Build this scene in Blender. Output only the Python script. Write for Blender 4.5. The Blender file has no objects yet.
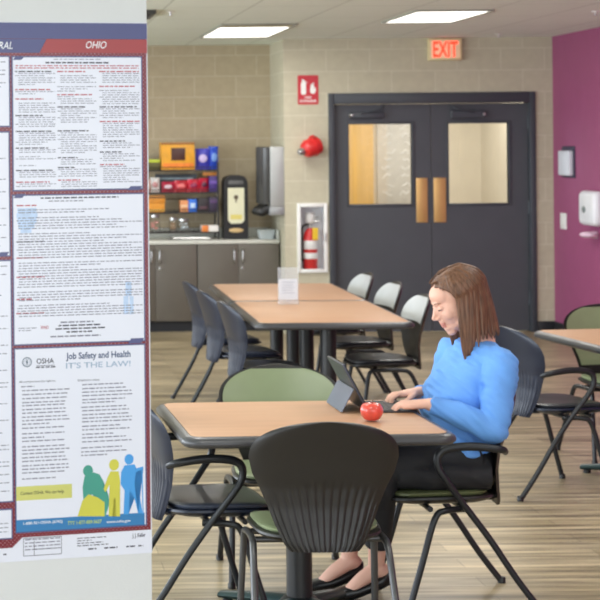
import bpy, bmesh, math, random
from mathutils import Vector, Matrix, Euler, noise as mnoise
random.seed(7)
PI = math.pi
V = Vector
scn = bpy.context.scene
C = scn.collection

# ------------------------------------------------------------------ camera, light, exposure
H = 1.765                      # eye height
F = 1850.0                     # focal length in pixels of the 600 px frame
TH = 0.0095                    # slight roll of the hand-held camera
cam_d = bpy.data.cameras.new('camera')
cam = bpy.data.objects.new('camera', cam_d); C.objects.link(cam)
cam.matrix_world = Matrix.Translation((0, 0, H)) @ Matrix.Rotation(PI/2, 4, 'X') @ Matrix.Rotation(-TH, 4, 'Z')
cam_d.sensor_width = 36; cam_d.sensor_fit = 'HORIZONTAL'
cam_d.lens = F/600*36
cam_d.shift_x = (300-10)/600
cam_d.shift_y = -(300-147)/600
cam_d.clip_start = .05; cam_d.clip_end = 200
cam_d.dof.use_dof = True
cam_d.dof.focus_distance = 4.7
cam_d.dof.aperture_fstop = cam_d.lens/9.0
scn.camera = cam

scn.view_settings.view_transform = 'Standard'
scn.view_settings.look = 'None'
scn.view_settings.gamma = 1
scn.view_settings.use_curve_mapping = False
scn.view_settings.exposure = 0.12

world = bpy.data.worlds.new('daylight'); scn.world = world
world.use_nodes = True
bg = world.node_tree.nodes['Background']
bg.inputs[0].default_value = (.86, .93, 1, 1); bg.inputs[1].default_value = 1.25

def area(name, loc, target, sx, sy, power, col=(1, 1, 1)):
    l = bpy.data.lights.new(name, 'AREA'); l.shape = 'RECTANGLE'; l.size = sx; l.size_y = sy
    l.energy = power; l.color = col
    o = bpy.data.objects.new(name, l); C.objects.link(o); o.location = loc
    o.rotation_euler = (V(target)-V(loc)).to_track_quat('-Z', 'Y').to_euler()
    return o
area('window_daylight', (-4.8, 9, 1.5), (0, 9, 1.2), 15, 2.0, 560, (.86, .93, 1))       # window side of the room
area('rear_daylight', (0.5, -2.5, 1.6), (0.5, 5, 1.4), 7, 2.0, 140, (.92, .96, 1))
for i, (x, y) in enumerate([(2.0, 16.0), (3.28, 14.2), (0.3, 11.5), (2.6, 11.2), (0.6, 8), (2.8, 8.0), (0.6, 4.8), (3.2, 5.0)]):
    area('troffer_lamp', (x, y, 2.70), (x, y, 0), .55, 1.2, 24, (1, .98, .94))
area('corridor_lamp', (4.3, 18.7, 2.6), (4.3, 18.7, 0), 2.4, 1.2, 70, (1, .97, .92))

def unroll(u, v):
    return (u-10)-TH*(v-147), (v-147)+TH*(u-10)

# ------------------------------------------------------------------ materials
def lin(c):
    c = c/255.0
    return c/12.92 if c <= .04045 else ((c+.055)/1.055)**2.4
def rgb(c): return (lin(c[0]), lin(c[1]), lin(c[2]), 1)
_M = {}
def mat(name, col, rough=.5, metal=0, var=.06, scale=6, bump=0, bscale=80, emit=0, alpha=1, trans=0, spec=.5, coat=0, stretch=(1, 1, 1)):
    if name in _M: return _M[name]
    m = bpy.data.materials.new(name); m.use_nodes = True
    nt = m.node_tree; b = nt.nodes['Principled BSDF']
    tc = nt.nodes.new('ShaderNodeTexCoord'); mp = nt.nodes.new('ShaderNodeMapping')
    mp.inputs['Scale'].default_value = stretch
    nt.links.new(tc.outputs['Object'], mp.inputs[0])
    nz = nt.nodes.new('ShaderNodeTexNoise'); nz.inputs['Scale'].default_value = scale; nz.inputs['Detail'].default_value = 4
    nt.links.new(mp.outputs[0], nz.inputs['Vector'])
    rp = nt.nodes.new('ShaderNodeValToRGB')
    c = rgb(col)
    rp.color_ramp.elements[0].position = .3; rp.color_ramp.elements[1].position = .7
    rp.color_ramp.elements[0].color = tuple(x*(1-var) for x in c[:3])+(1,)
    rp.color_ramp.elements[1].color = tuple(min(1, x*(1+var)) for x in c[:3])+(1,)
    nt.links.new(nz.outputs['Fac'], rp.inputs[0]); nt.links.new(rp.outputs[0], b.inputs['Base Color'])
    b.inputs['Roughness'].default_value = rough; b.inputs['Metallic'].default_value = metal
    b.inputs['Specular IOR Level'].default_value = spec
    if coat: b.inputs['Coat Weight'].default_value = coat; b.inputs['Coat Roughness'].default_value = .12
    if emit:
        nt.links.new(rp.outputs[0], b.inputs['Emission Color']); b.inputs['Emission Strength'].default_value = emit
    if trans: b.inputs['Transmission Weight'].default_value = trans; b.inputs['IOR'].default_value = 1.3
    if alpha < 1: b.inputs['Alpha'].default_value = alpha
    if bump:
        n2 = nt.nodes.new('ShaderNodeTexNoise'); n2.inputs['Scale'].default_value = bscale; n2.inputs['Detail'].default_value = 3
        nt.links.new(mp.outputs[0], n2.inputs['Vector'])
        bp = nt.nodes.new('ShaderNodeBump'); bp.inputs['Strength'].default_value = bump; bp.inputs['Distance'].default_value = .01
        nt.links.new(n2.outputs['Fac'], bp.inputs['Height']); nt.links.new(bp.outputs[0], b.inputs['Normal'])
    _M[name] = m
    return m

def brick_mat(name, axes, bw, rh, c1, c2, mortar, msize=.004, rough=.8, bump=.15, offset=.5, grain=0, mortar_smooth=.3, shift=(0, 0), spec=.3):
    m = bpy.data.materials.new(name); m.use_nodes = True
    nt = m.node_tree; b = nt.nodes['Principled BSDF']; b.inputs['Roughness'].default_value = rough
    b.inputs['Specular IOR Level'].default_value = spec
    tc = nt.nodes.new('ShaderNodeTexCoord'); sp = nt.nodes.new('ShaderNodeSeparateXYZ'); cb = nt.nodes.new('ShaderNodeCombineXYZ')
    nt.links.new(tc.outputs['Object'], sp.inputs[0])
    for k in (0, 1):
        ad = nt.nodes.new('ShaderNodeMath'); ad.operation = 'ADD'; ad.inputs[1].default_value = shift[k]
        nt.links.new(sp.outputs['XYZ'.index(axes[k])], ad.inputs[0]); nt.links.new(ad.outputs[0], cb.inputs[k])
    br = nt.nodes.new('ShaderNodeTexBrick'); br.offset = offset
    br.inputs['Scale'].default_value = 1; br.inputs['Brick Width'].default_value = bw; br.inputs['Row Height'].default_value = rh
    br.inputs['Mortar Size'].default_value = msize; br.inputs['Mortar Smooth'].default_value = mortar_smooth
    br.inputs['Color1'].default_value = rgb(c1); br.inputs['Color2'].default_value = rgb(c2); br.inputs['Mortar'].default_value = rgb(mortar)
    nt.links.new(cb.outputs[0], br.inputs['Vector'])
    out = br.outputs['Color']
    mp = nt.nodes.new('ShaderNodeMapping'); nt.links.new(cb.outputs[0], mp.inputs[0])
    mp.inputs['Scale'].default_value = (1.3, 19, 1) if grain else (14, 14, 1)
    nz = nt.nodes.new('ShaderNodeTexNoise'); nz.inputs['Scale'].default_value = 1; nz.inputs['Detail'].default_value = 6
    nt.links.new(mp.outputs[0], nz.inputs['Vector'])
    mx = nt.nodes.new('ShaderNodeMix'); mx.data_type = 'RGBA'; mx.blend_type = 'OVERLAY'
    mx.inputs['Factor'].default_value = grain if grain else .12
    mr = nt.nodes.new('ShaderNodeMapRange'); mr.inputs['From Min'].default_value = .32 if grain else 0; mr.inputs['From Max'].default_value = .70 if grain else 1; mr.inputs['To Min'].default_value = .16 if grain else 0; mr.inputs['To Max'].default_value = .84 if grain else 1
    nt.links.new(nz.outputs['Fac'], mr.inputs['Value'])
    nt.links.new(out, mx.inputs['A']); nt.links.new(mr.outputs[0], mx.inputs['B'])
    nt.links.new(mx.outputs['Result'], b.inputs['Base Color'])
    bp = nt.nodes.new('ShaderNodeBump'); bp.inputs['Strength'].default_value = bump; bp.inputs['Distance'].default_value = .01
    inv = nt.nodes.new('ShaderNodeMath'); inv.operation = 'SUBTRACT'; inv.inputs[0].default_value = 1
    nt.links.new(br.outputs['Fac'], inv.inputs[1]); nt.links.new(inv.outputs[0], bp.inputs['Height'])
    nt.links.new(bp.outputs[0], b.inputs['Normal'])
    return m

# ------------------------------------------------------------------ mesh helpers
def obj(name, bm, m, parent=None, loc=(0, 0, 0), rotz=0, smooth=38, kind=None):
    bmesh.ops.recalc_face_normals(bm, faces=bm.faces)
    me = bpy.data.meshes.new(name); bm.to_mesh(me); bm.free()
    return obj_me(name, me, m, parent, loc, rotz, smooth, kind)
def obj_me(name, me, m, parent=None, loc=(0, 0, 0), rotz=0, smooth=38, kind=None):
    for x in (m if isinstance(m, (list, tuple)) else [m]): me.materials.append(x)
    if smooth:
        me.polygons.foreach_set('use_smooth', [True]*len(me.polygons))
        if smooth < 180: me.set_sharp_from_angle(angle=math.radians(smooth))
    o = bpy.data.objects.new(name, me); C.objects.link(o)
    o.location = loc; o.rotation_euler = (0, 0, rotz)
    if parent: o.parent = parent
    if kind: o['kind'] = kind
    return o
def tag(o, label, cat, group=None):
    o['label'] = label; o['category'] = cat
    if group: o['group'] = group
    return o
def thing(name, label, cat, loc=(0, 0, 0), rotz=0, group=None):
    o = bpy.data.objects.new(name, None); C.objects.link(o); o.empty_display_size = .1
    o.location = loc; o.rotation_euler = (0, 0, rotz)
    return tag(o, label, cat, group)
def lab(o, label): o['label'] = label; return o
def dup(o, loc, rotz, label=None, group=None):
    r = o.copy(); C.objects.link(r); r.location = loc; r.rotation_euler = (0, 0, rotz)
    if label: r['label'] = label
    if group: r['group'] = group
    for ch in list(o.children):
        c = ch.copy(); C.objects.link(c); c.parent = r
        for g in list(ch.children):
            d = g.copy(); C.objects.link(d); d.parent = c
    return r

def B(): return bmesh.new()
def box(bm, x0, x1, y0, y1, z0, z1, bev=0, seg=2):
    t = bmesh.new()
    bmesh.ops.create_cube(t, size=1)
    for v in t.verts:
        v.co = V(((x0+x1)/2+v.co.x*(x1-x0), (y0+y1)/2+v.co.y*(y1-y0), (z0+z1)/2+v.co.z*(z1-z0)))
    if bev: bmesh.ops.bevel(t, geom=t.edges[:], offset=bev, segments=seg, affect='EDGES', profile=.5)
    merge(bm, t)
    return bm
def merge(bm, t, M=None):
    me = bpy.data.meshes.new('tmp'); t.to_mesh(me); t.free()
    if M is not None: me.transform(M)
    bm.from_mesh(me); bpy.data.meshes.remove(me)
def catmull(pts, n=5):
    P = [V(p) for p in pts]; out = []
    P = [P[0]*2-P[1]]+P+[P[-1]*2-P[-2]]
    for i in range(1, len(P)-2):
        a, b, c, d = P[i-1], P[i], P[i+1], P[i+2]
        for k in range(n):
            t = k/n
            out.append(.5*((2*b)+(c-a)*t+(2*a-5*b+4*c-d)*t*t+(3*b-a-3*c+d)*t**3))
    out.append(P[-2].copy()); return out
def lerp(a, b, t): return a+(b-a)*t
def resamp(vals, n):
    m = len(vals)-1; out = []
    for i in range(n):
        t = i/(n-1)*m if n > 1 else 0; k = min(int(t), m-1) if m else 0
        out.append(lerp(vals[k], vals[min(k+1, m)], t-k))
    return out
def tube(bm, pts, r, n=10, sub=5, r2=None, up=None):
    """tube along pts; r radius (or list); r2 second radius (flattened section) measured along up"""
    P = catmull(pts, sub) if sub > 1 else [V(p) for p in pts]
    R = resamp(r, len(P)) if isinstance(r, (list, tuple)) else [r]*len(P)
    R2 = R if r2 is None else (resamp(r2, len(P)) if isinstance(r2, (list, tuple)) else [r2]*len(P))
    rings = []; ref = V(up) if up else None
    for i, p in enumerate(P):
        t = (P[min(i+1, len(P)-1)]-P[max(i-1, 0)]).normalized()
        if ref is None:
            ref = V((0, 0, 1)) if abs(t.z) < .9 else V((1, 0, 0))
        nrm = ref-t*ref.dot(t)
        if nrm.length < 1e-4: nrm = t.orthogonal()
        nrm.normalize()
        if up is None: ref = nrm
        bi = t.cross(nrm)
        rings.append([bm.verts.new(p+bi*math.cos(2*PI*k/n)*R[i]+nrm*math.sin(2*PI*k/n)*R2[i]) for k in range(n)])
    for a, b in zip(rings, rings[1:]):
        for k in range(n): bm.faces.new((a[k], a[(k+1) % n], b[(k+1) % n], b[k]))
    bm.faces.new(rings[0][::-1]); bm.faces.new(rings[-1])
    return bm
def lathe(bm, prof, n=32, M=None):
    """prof: list of (r,z)"""
    t = bmesh.new(); rings = []
    for r, z in prof:
        if r < 1e-6: rings.append([t.verts.new((0, 0, z))])
        else: rings.append([t.verts.new((r*math.cos(2*PI*k/n), r*math.sin(2*PI*k/n), z)) for k in range(n)])
    for a, b in zip(rings, rings[1:]):
        for k in range(n):
            q = (k+1) % n
            if len(a) == 1 and len(b) == 1: continue
            if len(a) == 1: t.faces.new((a[0], b[q], b[k]))
            elif len(b) == 1: t.faces.new((a[k], a[q], b[0]))
            else: t.faces.new((a[k], a[q], b[q], b[k]))
    if len(rings[0]) > 1: t.faces.new(rings[0][::-1])
    if len(rings[-1]) > 1: t.faces.new(rings[-1])
    merge(bm, t, M); return bm
def loft(bm, secs, n=28, power=2.0):
    rings = []
    for c, a, b in secs:
        c, a, b = V(c), V(a), V(b); ring = []
        for k in range(n):
            th = 2*PI*k/n; co, si = math.cos(th), math.sin(th)
            e = 2/power
            ring.append(bm.verts.new(c+a*math.copysign(abs(co)**e, co)+b*math.copysign(abs(si)**e, si)))
        rings.append(ring)
    for a, b in zip(rings, rings[1:]):
        for k in range(n): bm.faces.new((a[k], a[(k+1) % n], b[(k+1) % n], b[k]))
    bm.faces.new(rings[0][::-1]); bm.faces.new(rings[-1])
    return bm
def ell(bm, c, a, b, d, seg=24):
    t = bmesh.new(); bmesh.ops.create_uvsphere(t, u_segments=seg, v_segments=seg//2, radius=1)
    a, b, d = V(a), V(b), V(d)
    M = Matrix(((a.x, b.x, d.x, c[0]), (a.y, b.y, d.y, c[1]), (a.z, b.z, d.z, c[2]), (0, 0, 0, 1)))
    merge(bm, t, M); return bm
def poly(bm, pts, y0, y1):
    """extrude polygon given in (x,z) between y0 and y1"""
    a = [bm.verts.new((x, y0, z)) for x, z in pts]; b = [bm.verts.new((x, y1, z)) for x, z in pts]
    bm.faces.new(a); bm.faces.new(b[::-1])
    for k in range(len(pts)):
        q = (k+1) % len(pts); bm.faces.new((a[k], b[k], b[q], a[q]))
    return bm
def rrect(hx, hy, r, n=8):
    out = []
    for cx, cy, a0 in ((hx-r, hy-r, 0), (-hx+r, hy-r, PI/2), (-hx+r, -hy+r, PI), (hx-r, -hy+r, 1.5*PI)):
        for k in range(n+1):
            a = a0+PI/2*k/n; out.append((cx+r*math.cos(a), cy+r*math.sin(a)))
    return out
def stack(bm, loops, cap0=True, cap1=True):
    """loops: lists of 3D points with equal count, joined in order"""
    R = [[bm.verts.new(p) for p in l] for l in loops]; n = len(R[0])
    for a, b in zip(R, R[1:]):
        for k in range(n): bm.faces.new((a[k], a[(k+1) % n], b[(k+1) % n], b[k]))
    if cap0: bm.faces.new(R[0][::-1])
    if cap1: bm.faces.new(R[-1])
    return bm
def rr_stack(bm, hx, hy, r, prof, n=8, cap0=True, cap1=True):
    """prof: (inset, z)"""
    return stack(bm, [[(x, y, z) for x, y in rrect(hx-i, hy-i, max(r-i, .002), n)] for i, z in prof], cap0, cap1)
def realise(bm, mods):
    """apply remesh / smooth / displace to a bmesh, gives back a mesh"""
    bmesh.ops.recalc_face_normals(bm, faces=bm.faces)
    me = bpy.data.meshes.new('tmp'); bm.to_mesh(me); bm.free()
    o = bpy.data.objects.new('tmp', me); C.objects.link(o)
    for kind, kw in mods:
        md = o.modifiers.new(kind, kind)
        for k, v in kw.items(): setattr(md, k, v)
    dg = bpy.context.evaluated_depsgraph_get()
    out = bpy.data.meshes.new_from_object(o.evaluated_get(dg))
    bpy.data.objects.remove(o); bpy.data.meshes.remove(me)
    out.materials.clear()
    return out
def text(bm, body, x0, x1, z0, z1, y, shear=0, offset=0.0, fit=True):
    """flat lettering in the xz plane facing -y, fitted to the box"""
    cu = bpy.data.curves.new('txt', 'FONT'); cu.body = body; cu.shear = shear; cu.offset = offset; cu.size = 1; cu.resolution_u = 3
    o = bpy.data.objects.new('txt', cu); C.objects.link(o)
    dg = bpy.context.evaluated_depsgraph_get()
    me = bpy.data.meshes.new_from_object(o.evaluated_get(dg))
    bpy.data.objects.remove(o); bpy.data.curves.remove(cu)
    xs = [v.co.x for v in me.vertices]; ys = [v.co.y for v in me.vertices]
    ax, bx_, ay, by = min(xs), max(xs), min(ys), max(ys)
    for v in me.vertices:
        v.co = V((x0+(v.co.x-ax)/(bx_-ax)*(x1-x0), y, z0+(v.co.y-ay)/(by-ay)*(z1-z0)))
    bm.from_mesh(me); bpy.data.meshes.remove(me)
    return bm
def quad(bm, x0, x1, z0, z1, y):
    bm.faces.new([bm.verts.new(p) for p in ((x0, y, z0), (x1, y, z0), (x1, y, z1), (x0, y, z1))])
# ------------------------------------------------------------------ the setting
YW = 17.2; YN = 18.1; XC = 2.55; XP = 5.05; CH = 2.743
M_wall = brick_mat('painted_block', 'XZ', .406, .2032, (190, 184, 162), (193, 187, 165), (204, 199, 180), .005, .75, shift=(.1, 0))
M_wally = brick_mat('painted_block_side', 'YZ', .406, .2032, (190, 184, 162), (193, 187, 165), (204, 199, 180), .005, .75)
M_nook = brick_mat('painted_block_nook', 'XZ', .406, .2032, (174, 160, 134), (177, 163, 138), (188, 176, 153), .006, .75, shift=(.22, 0))
M_ceil = brick_mat('ceiling_tile', 'YX', 1.22, .61, (226, 236, 228), (228, 238, 230), (196, 206, 198), .008, .9, bump=.1, offset=0, shift=(.3, -1.72+6.1))
M_floor = brick_mat('floor_plank', 'XY', 1.25, .16, (178, 163, 134), (146, 132, 104), (100, 89, 70), .0015, .34, bump=.03, grain=.95, mortar_smooth=.1, spec=.5)
M_purple = mat('magenta_paint', (152, 76, 116), .55, var=.03, bump=.1, bscale=180)
M_white_wall = mat('white_wall_paint', (221, 222, 223), .6, var=.015, bump=.05, bscale=200)
M_dark = mat('dark_vinyl_base', (34, 36, 42), .5)
M_frame = mat('charcoal_door_paint', (64, 68, 76), .42, var=.04)
M_leaf = mat('slate_door_paint', (74, 77, 84), .45, var=.04)
M_white = mat('white_enamel', (236, 236, 234), .35, var=.02)
M_black = mat('black_plastic', (26, 26, 28), .4)
M_chrome = mat('brushed_metal', (190, 190, 190), .3, metal=1, var=.05)
M_glass = mat('clear_glass', (250, 252, 252), .03, trans=1, alpha=.16, var=0)

bm = B(); box(bm, -5.2, XP+.2, -4, 21, -.1, 0)
obj('floor', bm, M_floor, kind='structure', smooth=0)
bm = B(); box(bm, -5.2, XP+.2, -4, 21, CH, CH+.1)
obj('ceiling', bm, M_ceil, kind='structure', smooth=0)
DX0, DX1, DZ = 2.961, 4.886, 2.235
EX0, EX1, EZ0, EZ1 = 2.68, 2.925, .59, 1.195          # recess of the extinguisher cabinet
bm = B()
for a in ((XC, EX0, 0, CH), (EX0, EX1, 0, EZ0), (EX0, EX1, EZ1, CH), (EX1, DX0, 0, CH), (DX0, DX1, DZ, CH), (DX1, XP, 0, CH)):
    box(bm, a[0], a[1], YW, YW+.2, a[2], a[3])
box(bm, EX0, EX1, YW+.16, YW+.2, EZ0, EZ1)
bmesh.ops.remove_doubles(bm, verts=bm.verts, dist=1e-5)
obj('wall_back', bm, M_wall, kind='structure', smooth=0)
bm = B(); box(bm, XC, XC+.15, YW+.2, YN, 0, CH)
obj('wall_side', bm, M_wally, kind='structure', smooth=0)
bm = B(); box(bm, -5.2, XC+.15, YN, YN+.15, 0, CH)
obj('wall_far', bm, M_nook, kind='structure', smooth=0)
bm = B(); box(bm, XP, XP+.15, 2, YW+.2, 0, CH)
obj('wall_right', bm, M_purple, kind='structure', smooth=0)
bm = B()
box(bm, XC, DX0, YW-.012, YW, 0, .10, .003); box(bm, DX1, XP, YW-.012, YW, 0, .10, .003)
obj('baseboard_back', bm, M_dark, kind='structure')
bm = B(); box(bm, XP-.012, XP, 2, YW-.012, 0, .10, .003)
obj('baseboard_right', bm, M_dark, kind='structure')
# corridor beyond the doors
M_cor = mat('corridor_paint', (206, 196, 176), .6, var=.03)
bm = B(); box(bm, XC+.15, XP+2.2, 20.3, 20.4, 0, CH); box(bm, 5.17, 5.3, YW+.4, 20.3, 0, CH)
obj('wall_rear', bm, M_cor, kind='structure', smooth=0)
bm = B(); box(bm, 3.62, 3.98, 20.26, 20.3, 0, 2.1, .005)
d3 = obj('door_3', bm, mat('golden_wood', (214, 170, 92), .45, var=.12, scale=3, stretch=(6, 1, .5)), kind='structure')
bm = B(); box(bm, 3.93, 3.95, 20.2, 20.26, .98, 1.06, .004); obj('door_handle', bm, M_chrome, d3)
# white board with scribbles in the corridor
wb = thing('notice_board', 'white board with pale scribbles seen through the left door window', 'board', (4.3, 20.29, 1.2))
bm = B(); box(bm, -.28, .28, -.02, 0, -.1, .85, .004); obj('board', bm, mat('board_gray', (196, 192, 184), .5, var=.08, scale=12), wb)
bm = B()
for i in range(9):
    for j in range(3):
        x = -.2+j*.18+random.uniform(-.03, .03); z = .02+i*.09
        tube(bm, [(x+random.uniform(-.01, .01)+k*.03, -.024, z+random.uniform(-.025, .03)) for k in range(4)], .006, 6, 3)
obj('scribble', bm, M_white, wb)

# door frame and the two leaves
bm = B()
fw = .055
box(bm, DX0, DX0+fw, YW-.02, YW+.19, 0, DZ, .006); box(bm, DX1-fw, DX1, YW-.02, YW+.19, 0, DZ, .006)
box(bm, DX0+fw, DX1-fw, YW-.02, YW+.19, DZ-.10, DZ, .006)
obj('trim_1', bm, M_frame, kind='structure')
def door(n, x0, x1, wx0, wx1, px0, px1, cx0, cx1):
    z1 = DZ-.105; wz0, wz1 = 1.20, 1.945; y0, y1 = YW+.05, YW+.095
    root = bpy.data.objects.new('door_%d' % n, None); C.objects.link(root); root.location = (0, 0, 0); root['kind'] = 'structure'
    bm = B()
    for a in ((x0, wx0, .008, z1), (wx1, x1, .008, z1), (wx0, wx1, .008, wz0), (wx0, wx1, wz1, z1)):
        box(bm, a[0], a[1], y0, y1, a[2], a[3])
    bmesh.ops.remove_doubles(bm, verts=bm.verts, dist=1e-5)
    obj('leaf', bm, M_leaf, root, smooth=0)
    bm = B(); t = .022
    box(bm, wx0-t, wx0, y0-.01, y1+.01, wz0-t, wz1+t, .003); box(bm, wx1, wx1+t, y0-.01, y1+.01, wz0-t, wz1+t, .003)
    box(bm, wx0, wx1, y0-.01, y1+.01, wz1, wz1+t, .003); box(bm, wx0, wx1, y0-.01, y1+.01, wz0-t, wz0, .003)
    obj('window_bead', bm, M_frame, root)
    bm = B(); box(bm, wx0, wx1, (y0+y1)/2-.003, (y0+y1)/2+.003, wz0, wz1); obj('glass', bm, M_glass, root, smooth=0)
    bm = B(); box(bm, px0, px1, y0-.008, y0, 1.025, 1.44, .003)
    pl = lab(obj('push_plate', bm, mat('brass_plate', (214, 172, 112), .38, metal=.55, var=.05), root), 'gold push plate')
    bm = B()
    for sx in (px0+.012, px1-.012):
        for z in (1.04, 1.425): lathe(bm, [(.005, 0), (.004, .002), (0, .0025)], 10, Matrix.Translation((sx, y0-.008, z)) @ Matrix.Rotation(PI/2, 4, 'X'))
    obj('screw', bm, M_chrome, pl)
    bm = B(); box(bm, cx0, cx1, y0-.06, y0, 2.0, 2.06, .01)
    tube(bm, [(lerp(cx0, cx1, .3), y0-.065, 2.045), (lerp(cx0, cx1, .9), y0-.09, 2.085), (cx1, y0-.03, 2.12)], .008, 8, 3)
    cl = obj('door_closer', bm, M_frame, root)
    bm = B(); lathe(bm, [(.022, 0), (.022, .012), (0, .014)], 16, Matrix.Translation((cx0, y0-.035, 2.03)) @ Matrix.Rotation(-PI/2, 4, 'Y'))
    lathe(bm, [(.014, 0), (.012, .01), (0, .012)], 16, Matrix.Translation((cx0+.01, y0-.06, 2.03)) @ Matrix.Rotation(PI/2, 4, 'X'))
    obj('cap', bm, M_chrome, cl)
    bm = B()
    hx = x0-.006 if n == 1 else x1+.006
    for z in (.25, 1.1, 1.9): lathe(bm, [(.009, 0), (.009, .11), (0, .112)], 10, Matrix.Translation((hx, y0, z)))
    obj('hinge', bm, M_frame, root)
door(1, DX0+fw+.004, 3.921, 3.16, 3.745, 3.782, 3.888, 3.17, 3.48)
door(2, 3.926, DX1-fw-.004, 4.09, 4.645, 3.945, 4.06, 4.40, 4.12)

# ------------------------------------------------------------------ the wall with the labour law poster
PA = .244
PO = V((.2545, 3.40))
def PR(u, v):
    du, dv = unroll(u, v); k = du/F; dx, dy = math.cos(PA), math.sin(PA)
    t = (k*PO.y-PO.x)/(dx-k*dy); return t, H-dv*(PO.y+t*dy)/F
bm = B(); box(bm, -2.4, 0, 0, .16, 0, CH, .004)
obj('wall_left', bm, M_white_wall, loc=(PO.x, PO.y, 0), rotz=PA, kind='structure')

def rect(u0, v0, u1, v1):
    um, vm = (u0+u1)/2, (v0+v1)/2
    return PR(u0, vm)[0], PR(u1, vm)[0], PR(um, v1)[1], PR(um, v0)[1]
M_navy = mat('navy_ink', (72, 74, 124), .3, var=.03)
M_redink = mat('red_ink', (160, 50, 52), .3, var=.03)
M_paper = mat('laminated_white', (226, 227, 240), .22, var=.01)
M_type = mat('gray_type', (120, 118, 136), .3, var=.05)
M_typed = mat('dark_type', (52, 48, 66), .3, var=.05)
M_typer = mat('red_type', (176, 70, 84), .3, var=.05)
M_hwhite = mat('white_ink', (238, 238, 242), .3, var=.01)
# dotted dark red border print
M_dots = bpy.data.materials.new('dotted_red_print'); M_dots.use_nodes = True
nt = M_dots.node_tree; pb = nt.nodes['Principled BSDF']; pb.inputs['Roughness'].default_value = .25
tc = nt.nodes.new('ShaderNodeTexCoord'); sep = nt.nodes.new('ShaderNodeSeparateXYZ'); nt.links.new(tc.outputs['Object'], sep.inputs[0])
def nmath(op, a, b=None, tree=None):
    n = nt.nodes.new('ShaderNodeMath'); n.operation = op
    for i, x in enumerate((a, b)):
        if x is None: continue
        if isinstance(x, (int, float)): n.inputs[i].default_value = x
        else: nt.links.new(x, n.inputs[i])
    return n.outputs[0]
sx_ = nmath('SINE', nmath('MULTIPLY', sep.outputs[0], 2*PI/.0074)); sz_ = nmath('SINE', nmath('MULTIPLY', sep.outputs[2], 2*PI/.0074))
dt = nmath('GREATER_THAN', nmath('MULTIPLY', sx_, sz_), .80)
mxn = nt.nodes.new('ShaderNodeMix'); mxn.data_type = 'RGBA'
mxn.inputs['A'].default_value = rgb((116, 22, 36)); mxn.inputs['B'].default_value = rgb((190, 140, 156))
nt.links.new(dt, mxn.inputs['Factor']); nt.links.new(mxn.outputs['Result'], pb.inputs['Base Color'])

post = thing('law_poster', 'tall laminated red, white and blue workplace law poster on the pale wall', 'poster', (PO.x, PO.y, 0), PA)
sl, sr = -.62, PR(147.5, 100)[0]
ztop = PR(75, 22.5)[1]; zbot = PR(75, 557.5)[1]
bm = B(); box(bm, sl, sr, -.0016, -.0004, zbot, ztop)
obj('sheet', bm, M_paper, post, smooth=0)
bm = B()
zb = PR(75, 534)[1]; zb2 = PR(5, 548)[1]; xs0, xs1 = PR(12, 545)[0], PR(22, 535)[0]
poly(bm, [(sl+.001, zb2), (xs0, zb2), (xs1, zb), (sr-.002, zb), (sr-.002, ztop-.002), (sl+.001, ztop-.002)], -.0022, -.0016)
obj('red_border', bm, M_dots, post, smooth=0)
zh = PR(75, 39)[1]; zh2 = PR(75, 53)[1]
bm = B(); box(bm, sl+.001, sr-.001, -.0028, -.0022, zh, ztop-.001); hb = lab(obj('header_band', bm, M_navy, post, smooth=0), 'plain navy band across the top')
bm = B(); xa, xb = PR(39, 53)[0], PR(46, 39)[0]
poly(bm, [(sl+.001, zh2), (xa, zh2), (xb, zh-.0006), (sl+.001, zh-.0006)], -.0028, -.0022)
fb = lab(obj('title_band', bm, M_navy, post, smooth=0), 'navy band reading FEDERAL, cut by the frame')
bm = B(); text(bm, 'FEDERAL', PR(-20, 45)[0], PR(12.2, 45)[0], PR(0, 49)[1], PR(0, 41.8)[1], -.0030, shear=.25, offset=.004); obj('lettering', bm, M_hwhite, fb, smooth=0)
bm = B(); poly(bm, [(xa+.0006, zh2), (sr-.001, zh2), (sr-.001, zh-.0006), (xb+.0006, zh-.0006)], -.0028, -.0022)
ob = lab(obj('title_band', bm, M_redink, post, smooth=0), 'red band reading OHIO')
bm = B(); text(bm, 'OHIO', PR(85.5, 45)[0], PR(106, 45)[0], PR(95, 48.6)[1], PR(95, 41.4)[1], -.0030, shear=.25, offset=.004); obj('lettering', bm, M_hwhite, ob, smooth=0)

def lines(bm, x0, x1, z0, z1, pitch=.0042, th=.0016, y=-.0034, indent=0, gap=.12):
    """rows of fine print too small to read: runs of word-length strokes"""
    z = z1
    while z-th > z0:
        if random.random() > gap:
            x = x0+(indent if random.random() < .7 else 0); end = x1 if random.random() > .3 else lerp(x0, x1, random.uniform(.45, .95))
            while x < end:
                w = random.uniform(.004, .014); quad(bm, x, min(x+w, end), z-th, z, y); x += w+.0022
        z -= pitch
def panel(u0, v0, u1, v1, label=None):
    a, b, z0, z1 = rect(u0, v0, u1, v1)
    bm = B(); box(bm, a-.0024, b+.0024, -.0028, -.0022, z0-.0024, z1+.0024); fr = obj('panel', bm, M_navy, post, smooth=0)
    bm = B(); box(bm, a, b, -.0032, -.0028, z0, z1); obj('paper', bm, M_paper, fr, smooth=0)
    if label: fr['label'] = label
    return fr, a, b, z0, z1
def fr_tab(fr, u0, v0, u1, v1):
    a, b, z0, z1 = rect(u0, v0, u1, v1); bm = B(); d = .006
    poly(bm, [(a, z0), (b-d, z0), (b, z1), (a+d, z1)], -.0035, -.0032); obj('corner_tab', bm, M_navy, fr, smooth=0)
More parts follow.
